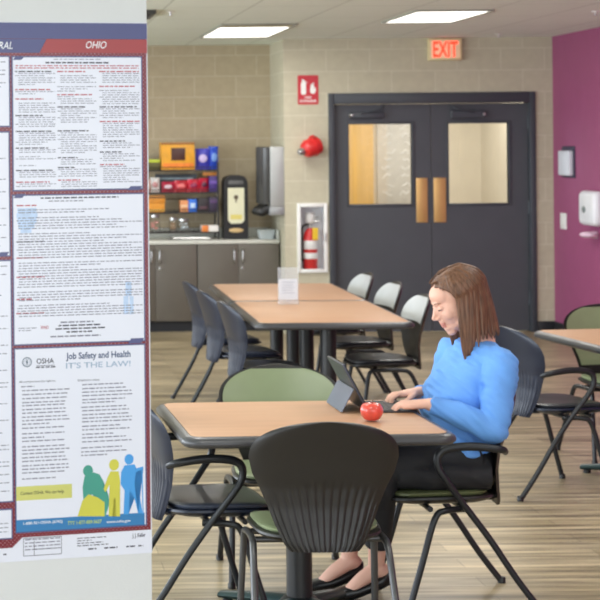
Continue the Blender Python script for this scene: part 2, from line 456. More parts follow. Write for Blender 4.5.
# left column, cut by the frame
for v0, v1 in ((57, 126), (133, 256), (262, 503), (512, 540)):
    fr, a, b, z0, z1 = panel(-75, v0, 8.5 if v0 < 200 else 11, v1)
    bm = B(); lines(bm, a+.02, b-.006, z0+.006, z1-.008, .0075, .0016, gap=.3); obj('fine_print', bm, M_type, fr, smooth=0)
    if v0 == 133:
        fr_tab(fr, -3, 252, 9, 256)
# first panel
fr, a, b, z0, z1 = panel(13, 57.5, 141, 189, 'upper panel with three columns of fine print')
fr_tab(fr, 12, 56.5, 24, 60); fr_tab(fr, 127, 186, 142, 190)
bm = B(); bmr = B(); bmd = B()
for (c0, c1) in ((15, 55), (57, 96), (99, 139)):
    x0, x1 = PR(c0, 120)[0], PR(c1, 120)[0]
    zz = PR(75, 71)[1]; zend = PR(75, 187)[1]
    while zz > zend+.01:
        h = random.uniform(.012, .045); e = max(zend, zz-h)
        (lines(bmr if random.random() < .45 else bmd, x0, lerp(x0, x1, random.uniform(.6, 1)), zz-.0035, zz, .005, .0022, gap=0))
        lines(bm, x0, x1, e, zz-.004, .0040, .0013, indent=.006, gap=.05); zz = e-.004
lines(bmr, PR(15, 66)[0], PR(138, 66)[0], PR(75, 69.5)[1], PR(75, 65.3)[1], .0042, .0019, gap=0)
lines(bmd, PR(45, 62)[0], PR(108, 62)[0], PR(75, 63.6)[1], PR(75, 62)[1], .006, .0028, gap=0)
lines(bm, PR(53, 60)[0], PR(100, 60)[0], PR(75, 60)[1], PR(75, 59)[1], .006, .0014, gap=0)
obj('fine_print', bm, M_type, fr, smooth=0); lab(obj('fine_print', bmr, M_typer, fr, smooth=0), 'red lines of print'); lab(obj('fine_print', bmd, M_typed, fr, smooth=0), 'bold headings')
# second panel
fr, a, b, z0, z1 = panel(13.5, 195, 143, 342, 'middle panel with full width lines of fine print')
fr_tab(fr, 13, 194, 25, 198); fr_tab(fr, 127.5, 338, 143.5, 343)
bm = B(); bmr = B(); bmd = B()
lines(bmd, PR(40, 197)[0], PR(118, 197)[0], PR(75, 198.5)[1], PR(75, 196.8)[1], .006, .0026, gap=0)
lines(bm, PR(48, 200)[0], PR(108, 200)[0], PR(75, 201.4)[1], PR(75, 200.2)[1], .006, .0018, gap=0)
lines(bmr, PR(16, 204)[0], PR(36, 204)[0], PR(75, 205.4)[1], PR(75, 204)[1], .006, .0022, gap=0)
lines(bm, PR(16, 207)[0], PR(141, 207)[0], PR(75, 318)[1], PR(75, 206)[1], .0048, .0016, indent=.003, gap=.12)
for v in (240, 256, 275, 297, 311): lines(bmr if v > 250 else bmd, PR(16, v)[0], PR(44, v)[0], PR(75, v+1.5)[1], PR(75, v)[1], .006, .0024, gap=0)
for k, (v, p, q) in enumerate(((321, 60, 93), (324.3, 58, 100), (327.5, 55, 105), (330.8, 66, 92), (335, 50, 100))): lines(bmd if k in (1, 2, 3) else bm, PR(p, v)[0], PR(q, v)[0], PR(75, v+1.5)[1], PR(75, v)[1], .006, .0026, gap=0)
lines(bm, PR(18, 327)[0], PR(36, 327)[0], PR(75, 330)[1], PR(75, 326)[1], .0042, .0014, gap=0)
text(bmr, 'WHD', PR(40, 327)[0], PR(48, 327)[0], PR(44, 329)[1], PR(44, 325.6)[1], -.0034, offset=.02)
obj('fine_print', bm, M_type, fr, smooth=0); lab(obj('fine_print', bmr, M_typer, fr, smooth=0), 'red print'); lab(obj('fine_print', bmd, M_typed, fr, smooth=0), 'bold print')
for rs in (((17, 208, 36, 213), (16, 213, 37, 218), (17, 218, 36, 224), (18, 224, 34, 229), (20, 229, 31, 233)), ((125, 282, 131, 296), (123, 296, 128, 314), (129, 296, 133, 314))):
    bm = B()
    for (u0, v0, u1, v1) in rs:
        A_ = rect(u0, v0, u1, v1); quad(bm, A_[0], A_[1], A_[2], A_[3], -.00325)
    lab(obj('tinted_picture', bm, mat('pale_blue_tint', (186, 206, 236), .25, var=.1, scale=90), fr, smooth=0), 'pale blue printed tint')
# third panel
fr, a, b, z0, z1 = panel(15.5, 347, 144.5, 528, 'lower white panel reading Job Safety and Health')
M_tnavy = mat('slate_blue_ink', (52, 72, 112), .3); M_tlight = mat('light_blue_ink', (150, 170, 196), .3)
bm = B(); text(bm, 'Job Safety and Health', PR(65.5, 357)[0], PR(130, 357)[0], PR(98, 360)[1], PR(98, 351.3)[1], -.0034, offset=.022); obj('title', bm, M_tnavy, fr, smooth=0)
bm = B(); text(bm, "IT'S THE LAW!", PR(65.5, 364)[0], PR(130, 364)[0], PR(98, 367.2)[1], PR(98, 361.3)[1], -.0034, offset=.012); lab(obj('title', bm, M_tlight, fr, smooth=0), "pale blue line reading IT'S THE LAW!")
bm = B(); text(bm, 'OSHA', PR(36, 361)[0], PR(53.5, 361)[0], PR(45, 363.4)[1], PR(45, 358)[1], -.0034, offset=.015)
quad(bm, PR(36, 365)[0], PR(54, 365)[0], PR(45, 365.6)[1], PR(45, 365)[1], -.0034); lines(bm, PR(35.5, 366)[0], PR(55, 366)[0], PR(45, 368)[1], PR(45, 366.3)[1], .006, .0022, gap=0)
obj('logo', bm, M_typed, fr, smooth=0)
bm = B(); cx, cz = PR(26.5, 362)
def ring(bm, cx, cz, r0, r1, y, n=28):
    a_ = [bm.verts.new((cx+r0*math.cos(2*PI*k/n), y, cz+r0*math.sin(2*PI*k/n))) for k in range(n)]
    b_ = [bm.verts.new((cx+r1*math.cos(2*PI*k/n), y, cz+r1*math.sin(2*PI*k/n))) for k in range(n)]
    for k in range(n): bm.faces.new((a_[k], a_[(k+1) % n], b_[(k+1) % n], b_[k]))
ring(bm, cx, cz, .0072, .0092, -.0034); ring(bm, cx, cz, .0052, .0058, -.0034); ring(bm, cx, cz, .0001, .0022, -.0034); quad(bm, cx-.0012, cx+.0012, cz-.0045, cz+.0045, -.0034)
obj('seal', bm, mat('seal_ink', (110, 122, 140), .3), fr, smooth=0)
bm = B(); text(bm, 'All workers have the right to:', PR(18.5, 381)[0], PR(55, 381)[0], PR(38, 382.6)[1], PR(38, 380)[1], -.0034, offset=.01); text(bm, 'Employers must:', PR(77.5, 379.5)[0], PR(99, 379.5)[0], PR(85, 381.4)[1], PR(85, 378.8)[1], -.0034, offset=.01)
lab(obj('heading', bm, M_typed, fr, smooth=0), 'bold column headings')
bm = B()
for (vs, c0, c1) in (((385,), 19, 42), ((389, 393, 397, 401), 20, 70), ((404, 408, 411.5), 20, 71), ((415.5, 419, 422.5, 426.5), 20, 71), ((432, 436, 439.5), 20, 70), ((445, 448.5, 452), 20, 70), ((456, 459.5), 20, 70), ((464, 467.5, 471), 20, 70), ((477,), 20, 58)):
    for v in vs: lines(bm, PR(c0, v)[0]+.003, PR(c1-random.uniform(0, 8), v)[0], PR(45, v+1.4)[1], PR(45, v)[1], .006, .0020, gap=0)
for (vs, c0, c1) in (((383, 387, 390.5, 394, 398, 401), 80, 133), ((405.5,), 79, 130), ((409, 413, 416.5, 420), 80, 133), ((424.5, 428), 80, 133), ((432.5, 436, 440), 80, 132), ((446, 450, 453.5), 79, 128)):
    for v in vs: lines(bm, PR(c0, v)[0]+.003, PR(c1-random.uniform(0, 8), v)[0], PR(105, v+1.4)[1], PR(105, v)[1], .006, .0020, gap=0)
obj('fine_print', bm, M_type, fr, smooth=0)
A_ = rect(15.7, 485, 71.5, 499); bm = B(); quad(bm, A_[0], A_[1], A_[2], A_[3], -.0034); ct = lab(obj('contact_strip', bm, mat('olive_yellow_ink', (204, 202, 110), .3), fr, smooth=0), 'yellow strip reading Contact OSHA. We can help.')
bm = B(); text(bm, 'Contact OSHA. We can help.', PR(20, 492)[0], PR(64, 492)[0], PR(42, 494.6)[1], PR(42, 490.2)[1], -.0036, offset=.01); lab(obj('lettering', bm, mat('olive_dark_ink', (70, 72, 50), .3), fr, smooth=0), 'dark lettering on the yellow strip')
A_ = rect(15.7, 516, 144.2, 528); bm = B(); quad(bm, A_[0], A_[1], A_[2], A_[3], -.00335); lab(obj('footer_band', bm, mat('teal_blue_ink', (38, 118, 176), .3), fr, smooth=0), 'blue band with telephone numbers')
bm = B(); text(bm, '1-800-321-OSHA (6742)', PR(23, 523)[0], PR(62, 523)[0], PR(42, 524.2)[1], PR(42, 520.6)[1], -.0036, offset=.012)
text(bm, 'www.osha.gov', PR(106, 521.5)[0], PR(130, 521.5)[0], PR(118, 523)[1], PR(118, 519.4)[1], -.0036, offset=.012); lab(obj('lettering', bm, M_hwhite, fr, smooth=0), 'white telephone number and web address')
bm = B(); text(bm, 'TTY 1-877-889-5627', PR(67, 522)[0], PR(101, 522)[0], PR(84, 523.6)[1], PR(84, 520)[1], -.0036, offset=.012); lab(obj('lettering', bm, mat('lime_ink', (190, 206, 80), .3), fr, smooth=0), 'lime telephone number')
def sil(name, parts, col, y, label):
    bm = B()
    for k, p in enumerate(parts):
        if len(p) == 3 and not isinstance(p[0], tuple):
            (cx, cz) = PR(p[0], p[1]); r = p[2]/545
            bm.faces.new([bm.verts.new((cx+r*math.cos(2*PI*i/20), y-k*.00003, cz+r*1.1*math.sin(2*PI*i/20))) for i in range(20)])
        else:
            bm.faces.new([bm.verts.new((PR(*q)[0], y-k*.00003, PR(*q)[1])) for q in p])
    bmesh.ops.triangulate(bm, faces=bm.faces)
    lab(obj(name, bm, mat(label, col, .3, var=.05), fr, smooth=0), label)
sil('worker_figure', [(87.5, 470.5, 5.2), [(84, 476), (93, 472), (99, 474), (103, 481), (103, 489), (108, 495), (109, 503), (105, 516), (100, 516), (101, 500), (92, 494), (83, 500), (82, 487)]], (58, 150, 132), -.0034, 'green bending worker figure')
sil('worker_figure', [(113.5, 464.5, 5.2), [(110, 471), (118, 471), (119.5, 480), (119, 492), (119.5, 516), (115.5, 516), (115, 498), (113, 498), (111.5, 516), (108, 516), (109, 495), (109, 484), (105, 492), (103, 489), (107, 477)], [(77, 516), (82, 500), (88, 494), (97, 497), (104, 502), (104, 516)]], (206, 200, 68), -.00345, 'yellow standing worker figure')
sil('worker_figure', [(128.5, 459, 4.8), [(124, 465), (134, 464), (136, 468), (142.5, 466), (142.8, 468.5), (135, 472), (134, 484), (139, 494), (142, 513), (137.5, 513), (134, 498), (129, 490), (128, 514), (123, 514), (124, 490), (120, 484), (120.5, 472)], [(141, 468), (142, 468), (143, 514), (142, 514)]], (62, 152, 222), -.0034, 'blue worker figure leaning on a pole')
# the bottom margin
bm = B(); bmd = B()
A_ = rect(23, 537, 61.5, 555)
for p, q, r, s in ((A_[0], A_[1], A_[3]-.001, A_[3]), (A_[0], A_[1], A_[2], A_[2]+.001), (A_[0], A_[0]+.001, A_[2], A_[3]), (A_[1]-.001, A_[1], A_[2], A_[3]), (A_[0]+.02, A_[0]+.021, A_[2], A_[3]-.006), (A_[0]+.02, A_[1], A_[2]+.011, A_[2]+.0117)): quad(bmd, p, q, r, s, -.0018)
lines(bm, A_[0]+.003, A_[1]-.003, A_[2]+.003, A_[3]-.002, .006, .002, y=-.0018, gap=.1)
for v in (537, 539.5, 542, 544.5): lines(bmd, PR(77, v)[0], PR(108, v)[0], PR(90, v+1)[1], PR(90, v)[1], .006, .0016, y=-.0018, gap=0)
for p, q in ((3, 11), (88, 96), (104, 118), (126, 136), (138, 144)): lines(bmd, PR(p, 548)[0], PR(q, 548)[0], PR(90, 550)[1], PR(90, 548)[1], .006, .0026, y=-.0018, gap=0)
text(bmd, 'J. J. Keller', PR(132, 536)[0], PR(145, 536)[0], PR(137, 538.2)[1], PR(137, 533)[1], -.0019, offset=.02)
obj('fine_print', bm, M_type, post, smooth=0); lab(obj('fine_print', bmd, M_typed, post, smooth=0), 'dark print in the bottom margin')
# ------------------------------------------------------------------ ceiling things
M_diff = mat('lit_diffuser', (255, 253, 246), .5, var=0, emit=2.2)
M_trim = mat('light_trim', (150, 150, 140), .5)
def ceiling_light(x0, x1, y0, y1, label, lip):
    r = thing('ceiling_light', label, 'ceiling light', ((x0+x1)/2, (y0+y1)/2, CH), 0, 'ceiling light panels')
    hx, hy = (x1-x0)/2, (y1-y0)/2
    bm = B(); t = .018
    for a in ((-hx, hx, -hy, -hy+t), (-hx, hx, hy-t, hy), (-hx, -hx+t, -hy+t, hy-t), (hx-t, hx, -hy+t, hy-t)): box(bm, a[0], a[1], a[2], a[3], -.014, 0, .003)
    obj('frame', bm, M_trim, r)
    bm = B(); box(bm, -hx+t, hx-t, -hy+t+lip, hy-t, -.008, -.002); lab(obj('diffuser', bm, M_diff, r, smooth=0), 'glowing white diffuser')
    if lip:
        bm = B(); box(bm, -hx+t, hx-t, -hy+t, -hy+t+lip, -.007, -.001); lab(obj('end_louvre', bm, mat('olive_louvre', (150, 140, 80), .4, metal=.0, var=.15, scale=14), r, smooth=0), 'olive louvre strip at the near end')
ceiling_light(1.72, 2.34, 14.95, 16.68, 'lit ceiling panel above the snack counter corner, left of the exit sign', .36)
ceiling_light(2.995, 3.57, 13.6, 14.88, 'lit ceiling panel in front of the double doors, nearest the top edge', 0)
def sprinkler(x, y, label):
    r = thing('sprinkler_head', label, 'sprinkler', (x, y, CH), 0, 'ceiling sprinkler heads')
    bm = B(); lathe(bm, [(0, -.006), (.03, -.006), (.034, 0), (0, 0)], 20); obj('escutcheon', bm, M_white, r)
    bm = B(); lathe(bm, [(0, -.032), (.016, -.032), (.016, -.029), (.004, -.028), (.006, -.015), (.009, -.006), (0, -.006)], 14); obj('deflector', bm, M_chrome, r)
sprinkler(1.18, 13.5, 'small sprinkler head in the ceiling left of the left lit panel')
sprinkler(4.41, 13.9, 'small sprinkler head in the ceiling at the right edge, above the magenta wall')
sprinkler(4.42, 16.7, 'small sprinkler head in the ceiling by the exit sign')
cv = thing('ceiling_vent', 'dark edge of a ceiling vent just beside the poster wall', 'vent', (.76, 13.6, CH))
bm = B(); 
for a in ((-.3, .3, -.3, -.275), (-.3, .3, .275, .3), (-.3, -.275, -.275, .275), (.275, .3, -.275, .275)): box(bm, a[0], a[1], a[2], a[3], -.03, 0, .003)
obj('frame', bm, mat('vent_gray', (70, 72, 70), .5), cv)
bm = B()
for k in range(9): box(bm, -.275, .275, -.25+k*.06, -.235+k*.06, -.026, -.002)
obj('louvre', bm, M_dark, cv)

# exit sign
es = thing('exit_sign', 'cream exit sign with glowing red letters above the dark double doors', 'exit sign', (4.043, YW, 2.53))
bm = B(); box(bm, -.155, .155, -.055, 0, 0, .205, .008); lab(obj('housing', bm, mat('cream_plastic', (222, 206, 160), .5, var=.03), es), 'cream housing')
bm = B(); box(bm, -.135, .135, -.058, -.055, .02, .185, .003); obj('face_plate', bm, mat('sign_face', (236, 196, 160), .5, emit=.25), es)
bm = B(); text(bm, 'EXIT', -.115, .115, .030, .176, -.0595, offset=.02); lab(obj('lettering', bm, mat('exit_red', (255, 52, 30), .5, var=0, emit=2.0), es, smooth=0), 'glowing red letters EXIT')

# fire extinguisher sign
fs = thing('fire_sign', 'red and white fire extinguisher sign high on the block wall', 'sign', (2.775, YW, 2.134))
bm = B(); poly(bm, [(x, z+.136) for x, z in rrect(.096, .136, .012, 4)], -.004, 0); obj('plate', bm, mat('sign_red', (196, 44, 58), .4), fs, smooth=0)
bm = B()
def flat(bm, pts, y): bm.faces.new([bm.verts.new((x, y, z)) for x, z in pts])
flat(bm, [(x-.042, z+.15) for x, z in rrect(.024, .058, .014, 5)], -.005); flat(bm, [(-.052, .205), (-.034, .205), (-.030, .222), (-.046, .238), (-.06, .225)], -.0051)
flat(bm, [(-.03, .222), (-.006, .205), (-.008, .198), (-.03, .212)], -.0052)
flat(bm, [(.03, .10), (.06, .10), (.075, .13), (.07, .165), (.058, .15), (.052, .21), (.036, .18), (.028, .195), (.02, .15), (.018, .12)], -.005)
obj('pictogram', bm, M_white, fs, smooth=0)
bm = B(); text(bm, 'FIRE', -.03, .03, .055, .075, -.005, offset=.015); text(bm, 'EXTINGUISHER', -.078, .078, .02, .045, -.005, offset=.015); obj('lettering', bm, M_white, fs, smooth=0)

# red alarm drum
fa = thing('fire_alarm', 'red drum shaped fire alarm on the block wall above the extinguisher cabinet', 'fire alarm', (2.765, YW, 1.735))
M_red = mat('alarm_red', (206, 40, 40), .35, coat=.3)
Q = Matrix.Translation((.02, -.10, 0)) @ Euler((math.radians(20), math.radians(-112), 0)).to_matrix().to_4x4()
bm = B(); lathe(bm, [(0, -.085), (.07, -.085), (.085, -.07), (.085, -.03), (.092, -.028), (.092, -.012), (.085, -.01), (.082, .05), (.070, .075), (.052, .085), (0, .088)], 28, Q); obj('drum', bm, M_red, fa)
bm = B(); box(bm, -.04, .07, -.03, 0, -.06, .07, .008); obj('wall_bracket', bm, M_red, fa)
bm = B(); lathe(bm, [(.03, .085), (.036, .12), (.028, .14), (0, .142)], 18, Q); lab(obj('snout', bm, M_chrome, fa), 'small silver snout')
bm = B(); tube(bm, [(.0, -.12, .095), (.03, -.15, .105), (.07, -.12, .085)], .008, 8, 4); obj('bail', bm, M_red, fa)

# extinguisher cabinet and extinguisher
ec = thing('extinguisher_cabinet', 'white framed glass fronted extinguisher cabinet set in the block wall beside the double doors', 'cabinet', ((EX0+EX1)/2, YW, EZ0))
hw = (EX1-EX0)/2; hh = EZ1-EZ0
bm = B(); t = .032
for a in ((-hw-.018, -hw+.014, -.02, hh+.02), (hw-.014, hw+.018, -.02, hh+.02), (-hw+.014, hw-.014, -.02, .014), (-hw+.014, hw-.014, hh-.014, hh+.02)): box(bm, a[0], a[1], -.022, .004, a[2], a[3], .004)
obj('frame', bm, M_white, ec)
bm = B(); box(bm, -hw+.001, hw-.001, .150, .157, .001, hh-.001); box(bm, -hw+.001, -hw+.006, .005, .15, .001, hh-.001); box(bm, hw-.006, hw-.001, .005, .15, .001, hh-.001); box(bm, -hw+.006, hw-.006, .005, .15, .001, .006); box(bm, -hw+.006, hw-.006, .005, .15, hh-.006, hh-.001)
obj('tub', bm, mat('tub_gray', (232, 234, 238), .5), ec, smooth=0)
bm = B(); box(bm, -hw+.014, hw-.014, -.012, -.009, .014, hh-.014); obj('glass', bm, M_glass, ec, smooth=0)
bm = B(); box(bm, hw-.010, hw+.004, -.034, -.022, .27, .35, .004); obj('handle', bm, M_chrome, ec)
fe = thing('fire_extinguisher', 'red fire extinguisher with white label standing inside the white cabinet', 'fire extinguisher', (2.795, YW+.075, EZ0+.006))
bm = B(); lathe(bm, [(0, 0), (.06, 0), (.066, .008), (.066, .30), (.058, .34), (.038, .37), (.022, .385), (0, .386)], 28); obj('cylinder', bm, M_red, fe)
bm = B(); lathe(bm, [(.0665, .10), (.0672, .101), (.0672, .155), (.0665, .156)], 28); lathe(bm, [(.0665, .19), (.0672, .191), (.0672, .27), (.0665, .271)], 28); lab(obj('paper_band', bm, M_white, fe), 'white label bands')
bm = B(); lathe(bm, [(0, .386), (.02, .386), (.02, .42), (.014, .43), (0, .43)], 16); tube(bm, [(-.01, -.01, .425), (.03, -.03, .445), (.075, -.04, .45)], .008, 8, 3); tube(bm, [(-.01, -.01, .455), (.02, -.02, .475), (.07, -.04, .49)], .008, 8, 3); obj('valve_lever', bm, M_chrome, fe)
bm = B(); tube(bm, [(-.02, -.01, .42), (-.06, -.02, .41), (-.082, -.02, .36), (-.084, -.02, .15), (-.08, -.02, .08)], .011, 8, 5); obj('hose', bm, M_black, fe)
bm = B(); box(bm, .01, .062, -.078, -.074, .28, .39, .001); lab(obj('tag', bm, mat('tag_yellow', (238, 200, 48), .5), fe), 'yellow inspection tag')
bm = B(); lathe(bm, [(.03, .43), (.045, .45), (.045, .52), (.03, .53), (0, .53)], 16); lab(obj('seal_cover', bm, M_white, fe), 'white cover on the valve')

# magenta wall fittings
bm = B(); th = thing('thermostat', 'white box with dark rim on the magenta wall, above the light switch', 'thermostat', (XP, 16.71, 1.45))
box(bm, -.012, 0, -.185, .185, -.01, .275, .004); obj('back_plate', bm, mat('rim_slate', (64, 60, 82), .5), th)
bm = B(); box(bm, -.055, -.012, -.165, .165, .01, .235, .012); obj('cover', bm, mat('cover_white', (214, 218, 228), .4), th)
sw = thing('light_switch', 'white light switch plate low on the magenta wall by the corner', 'light switch', (XP, 16.89, .967))
bm = B(); box(bm, -.008, 0, -.09, .09, 0, .147, .003); obj('plate', bm, M_white, sw)
bm = B(); box(bm, -.014, -.008, -.03, .03, .045, .10, .003); obj('rocker', bm, M_white, sw)
sd = thing('sanitizer_dispenser', 'rounded white sanitizer dispenser on the magenta wall at the right edge', 'dispenser', (XP, 15.9, 1.04))
bm = B(); box(bm, -.11, 0, -.22, .22, 0, .30, .05, 5); obj('housing', bm, mat('dispenser_white', (226, 228, 234), .35), sd)
bm = B(); ell(bm, (-.11, .05, .14), (.006, 0, 0), (0, .05, 0), (0, 0, .03), 16); obj('push_button', bm, mat('button_gray', (120, 130, 130), .4), sd)
dt_ = thing('drip_tray', 'small pale pink oval tray under the white dispenser on the magenta wall', 'tray', (XP, 15.95, .93))
bm = B(); ell(bm, (-.07, 0, .03), (.07, 0, 0), (0, .12, 0), (0, 0, .028), 20); obj('tray', bm, mat('tray_pink', (232, 200, 220), .4), dt_)
bm = B(); box(bm, -.03, 0, -.05, .05, .0, .06, .006); obj('bracket', bm, mat('tray_pink', (232, 200, 220), .4), dt_)

# ------------------------------------------------------------------ snack nook
M_cab = mat('taupe_laminate', (98, 92, 84), .45, var=.04)
def cabinet(x0, x1, label):
    r = thing('base_cabinet', label, 'cabinet', ((x0+x1)/2, 17.78, 0), 0, 'taupe base cabinets'); w = (x1-x0)/2
    bm = B(); box(bm, -w+.002, w-.002, -.28, .3, .10, .828); obj('body', bm, M_cab, r, smooth=0)
    bm = B(); box(bm, -w+.002, w-.002, -.22, .3, 0, .10); obj('toe_kick', bm, M_dark, r, smooth=0)
    for s in (-1, 1):
        a, b_ = (-w+.003, -.0015) if s < 0 else (.0015, w-.003)
        bm = B(); box(bm, a, b_, -.302, -.28, .105, .825, .002); d = obj('door', bm, M_cab, r)
        hx = -.04 if s < 0 else .04
        bm = B(); tube(bm, [(hx, -.30, .66), (hx, -.33, .665), (hx, -.335, .72), (hx, -.33, .775), (hx, -.30, .78)], .006, 8, 4); obj('handle', bm, M_chrome, d)
        if s > 0:
            bm = B(); lathe(bm, [(.014, 0), (.014, .006), (0, .008)], 14, Matrix.Translation((hx, -.302, .60)) @ Matrix.Rotation(PI/2, 4, 'X')); obj('lock', bm, M_chrome, d)
cabinet(1.76, 2.535, 'taupe base cabinet under the tall black napkin dispenser')
cabinet(.97, 1.757, 'taupe base cabinet under the snack rack, beside the poster wall')
wt = thing('worktop', 'pale worktop along the taupe snack cabinets', 'worktop', (1.75, 17.8, .83))
bm = B(); box(bm, -.80, .79, -.33, .298, 0, .035, .006); obj('top', bm, mat('pale_laminate', (206, 206, 198), .3, var=.04, scale=30), wt)
bm = B(); box(bm, .77, .79, -.30, .298, .035, .125, .003); box(bm, -.80, .77, .28, .298, .035, .125, .003); obj('splash_back', bm, mat('pale_splash', (196, 198, 190), .35), wt)
ZT = .865
nd = thing('napkin_dispenser', 'tall black napkin dispenser with a pale front card on the worktop', 'dispenser', (2.15, 17.74, ZT))
bm = B(); pf = [(-.115, 0), (.115, 0), (.115, .55), (.09, .595), (.04, .61), (-.04, .61), (-.09, .595), (-.115, .55)]
poly(bm, pf, -.10, .12); bmesh.ops.bevel(bm, geom=bm.edges[:], offset=.008, segments=2, affect='EDGES'); obj('body', bm, M_black, nd)
bm = B(); poly(bm, [(-.078, .18), (-.05, .15), (.05, .15), (.078, .18), (.078, .49), (-.078, .49)], -.108, -.10); fc = obj('front_card', bm, mat('card_ivory', (226, 222, 192), .4, var=.04), nd, smooth=0)
bm = B(); lathe(bm, [(.022, 0), (0, .001)], 16, Matrix.Translation((0, -.1085, .40)) @ Matrix.Rotation(PI/2, 4, 'X')); box(bm, -.006, .006, -.1095, -.1085, .35, .40); obj('printed_mark', bm, mat('mark_brown', (92, 78, 60), .5), fc)
bm = B(); box(bm, -.055, .055, -.1095, -.1085, .19, .235); lab(obj('printed_strip', bm, mat('strip_yellow', (226, 210, 120), .5), fc), 'yellow strip on the card')
bm = B(); ell(bm, (0, -.10, .085), (.07, 0, 0), (0, .012, 0), (0, 0, .022), 20); lab(obj('napkin_slot', bm, mat('napkin_tan', (214, 182, 130), .7), nd), 'tan napkins showing in the slot')
bm = B(); box(bm, -.07, .07, -.106, -.10, .52, .56, .004); obj('header', bm, mat('header_gray', (96, 96, 96), .4), nd)
# cutlery / cup dispenser on the nook side wall
cd = thing('cup_dispenser', 'gray wall mounted cup dispenser with dark tubes at the nook corner', 'dispenser', (XC, 17.48, 1.085))
bm = B(); box(bm, -.13, 0, -.27, .27, .10, .66, .006); obj('housing', bm, mat('dispenser_steel', (176, 178, 178), .4, metal=.4), cd)
for k in range(3):
    bm = B(); lathe(bm, [(.055, 0), (.06, .01), (.06, .53), (.05, .54), (0, .54)], 18, Matrix.Translation((-.145, -.18+k*.18, .12))); obj('tube', bm, mat('smoke_tube', (66, 66, 66), .25), cd)
    bm = B(); tube(bm, [(-.13, -.18+k*.18, .09), (-.20, -.18+k*.18, .05), (-.235, -.18+k*.18, .065)], [.05, .045, .03], 12, 4); obj('chute', bm, M_black, cd)
bm = B(); tube(bm, [(-.165, .07, .33), (-.19, .07, .35), (-.165, .07, .37)], .01, 8, 4); obj('latch', bm, M_black, cd)
bm = B(); box(bm, -.14, -.0, -.275, .275, .02, .10, .01); obj('base_shelf', bm, mat('shelf_steel', (160, 162, 164), .35, metal=.4), cd)
# clear tub at the end of the worktop
tb = thing('plastic_tub', 'clear plastic tub of white sachets at the right end of the worktop', 'tub', (2.43, 17.62, ZT))
bm = B(); rr_stack(bm, .085, .065, .02, [(.02, 0), (0, .085), (-.004, .09), (.004, .09), (.022, .004)], 5); obj('tub', bm, mat('tub_clear', (226, 234, 236), .15, trans=.4, alpha=.7), tb)
bm = B()
for k in range(8): box(bm, -.06+.015*k, -.045+.015*k, -.04, .04, .006, .065+.012*(k % 3), .002)
obj('sachet', bm, M_white, tb)
tr = thing('serving_tray', 'shallow silver tray lying on the worktop in front of the snack rack', 'tray', (1.72, 17.60, ZT))
bm = B(); rr_stack(bm, .20, .075, .03, [(.012, 0), (0, .016), (.004, .016), (.014, .004)], 6); obj('tray', bm, M_chrome, tr)
bm = B(); tube(bm, [(x, y, .017) for x, y in rrect(.198, .073, .03, 6)]+[(.198, .043, .017)], .004, 8, 1); obj('rim', bm, M_chrome, tr)

# rack with snacks
rk = thing('snack_rack', 'black wire rack of snacks standing on the worktop', 'rack', (1.58, 17.83, ZT))
M_wire = mat('black_wire', (46, 42, 40), .45)
RX = .405; SH = (.065, .255, .445, .66)
for sx in (-RX, RX):
    for sy in (-.14, .14):
        bm = B(); tube(bm, [(sx, sy, 0), (sx, sy, .735)], .009, 10, 1); obj('post', bm, M_wire, rk)
for z in SH:
    bm = B()
    for y in (-.14, .14): tube(bm, [(-RX, y, z), (RX, y, z)], .007, 8, 1)
    for x in (-RX, RX): tube(bm, [(x, -.14, z), (x, .14, z)], .007, 8, 1)
    for k in range(15): tube(bm, [(-RX+.054*k+.02, -.14, z), (-RX+.054*k+.02, .14, z)], .0035, 6, 1)
    tube(bm, [(-RX, -.145, z+.03), (RX, -.145, z+.03)], .004, 6, 1)
    obj('shelf', bm, M_wire, rk)
bm = B()
for k in range(5): tube(bm, [(-RX, .143, .1+k*.14), (RX, .143, .1+k*.14)], .004, 6, 1)
obj('back_rail', bm, M_wire, rk)
def snack_box(x, y, z, w, d, h, col, name, label, cat, extra=None, group=None):
    r = thing(name, label, cat, (x, y, z), 0, group)
    bm = B(); box(bm, -w/2, w/2, -d/2, d/2, 0, h, .003); obj('carton', bm, mat('print_%d_%d_%d' % col, col, .45, var=.1, scale=18), r)
    if extra:
        for nm, (x0, x1, z0, z1), c2 in extra:
            bm = B(); box(bm, x0*w, x1*w, -d/2-.003, -d/2+.001, z0*h, z1*h, .001); obj(nm, bm, mat('print_%d_%d_%d' % c2, c2, .45, var=.12, scale=25), r)
    return r
def bag(x, y, z, w, h, d, col, label, col2, rz=0, lean=.0, group='snack bags on the rack'):
    r = thing('snack_bag', label, 'snack bag', (x, y, z), rz, group)
    bm = B(); n = 10; rings = []
    for j in range(n+1):
        t = j/n; th = d*.5*math.sin(PI*min(max(t, .03), .97))**.6; ww = w*.5*(1-.05*math.sin(PI*t))
        rings.append([(sx*ww, sy*th*max(0, 1-(sx**4))-.0+lean*t+(.004*math.sin(7*sx+9*t)), h*t) for sx, sy in [(math.cos(2*PI*k/20), math.sin(2*PI*k/20)) for k in range(20)]])
    stack(bm, rings); obj('pouch', bm, mat('foil_%d_%d_%d' % col, col, .3, var=.2, scale=14, spec=.6), r)
    bm = B(); ell(bm, (0, -d*.44+lean*.5, h*.52), (w*.3, 0, 0), (0, d*.12, 0), (0, 0, h*.2), 16); obj('printed_patch', bm, mat('foil_%d_%d_%d' % col2, col2, .35, var=.15, scale=20), r)
    return r
rz0 = ZT+SH[3]+.008; rz1 = ZT+SH[2]+.008; rz2 = ZT+SH[1]+.008; rz3 = ZT+SH[0]+.008
ys = 17.80
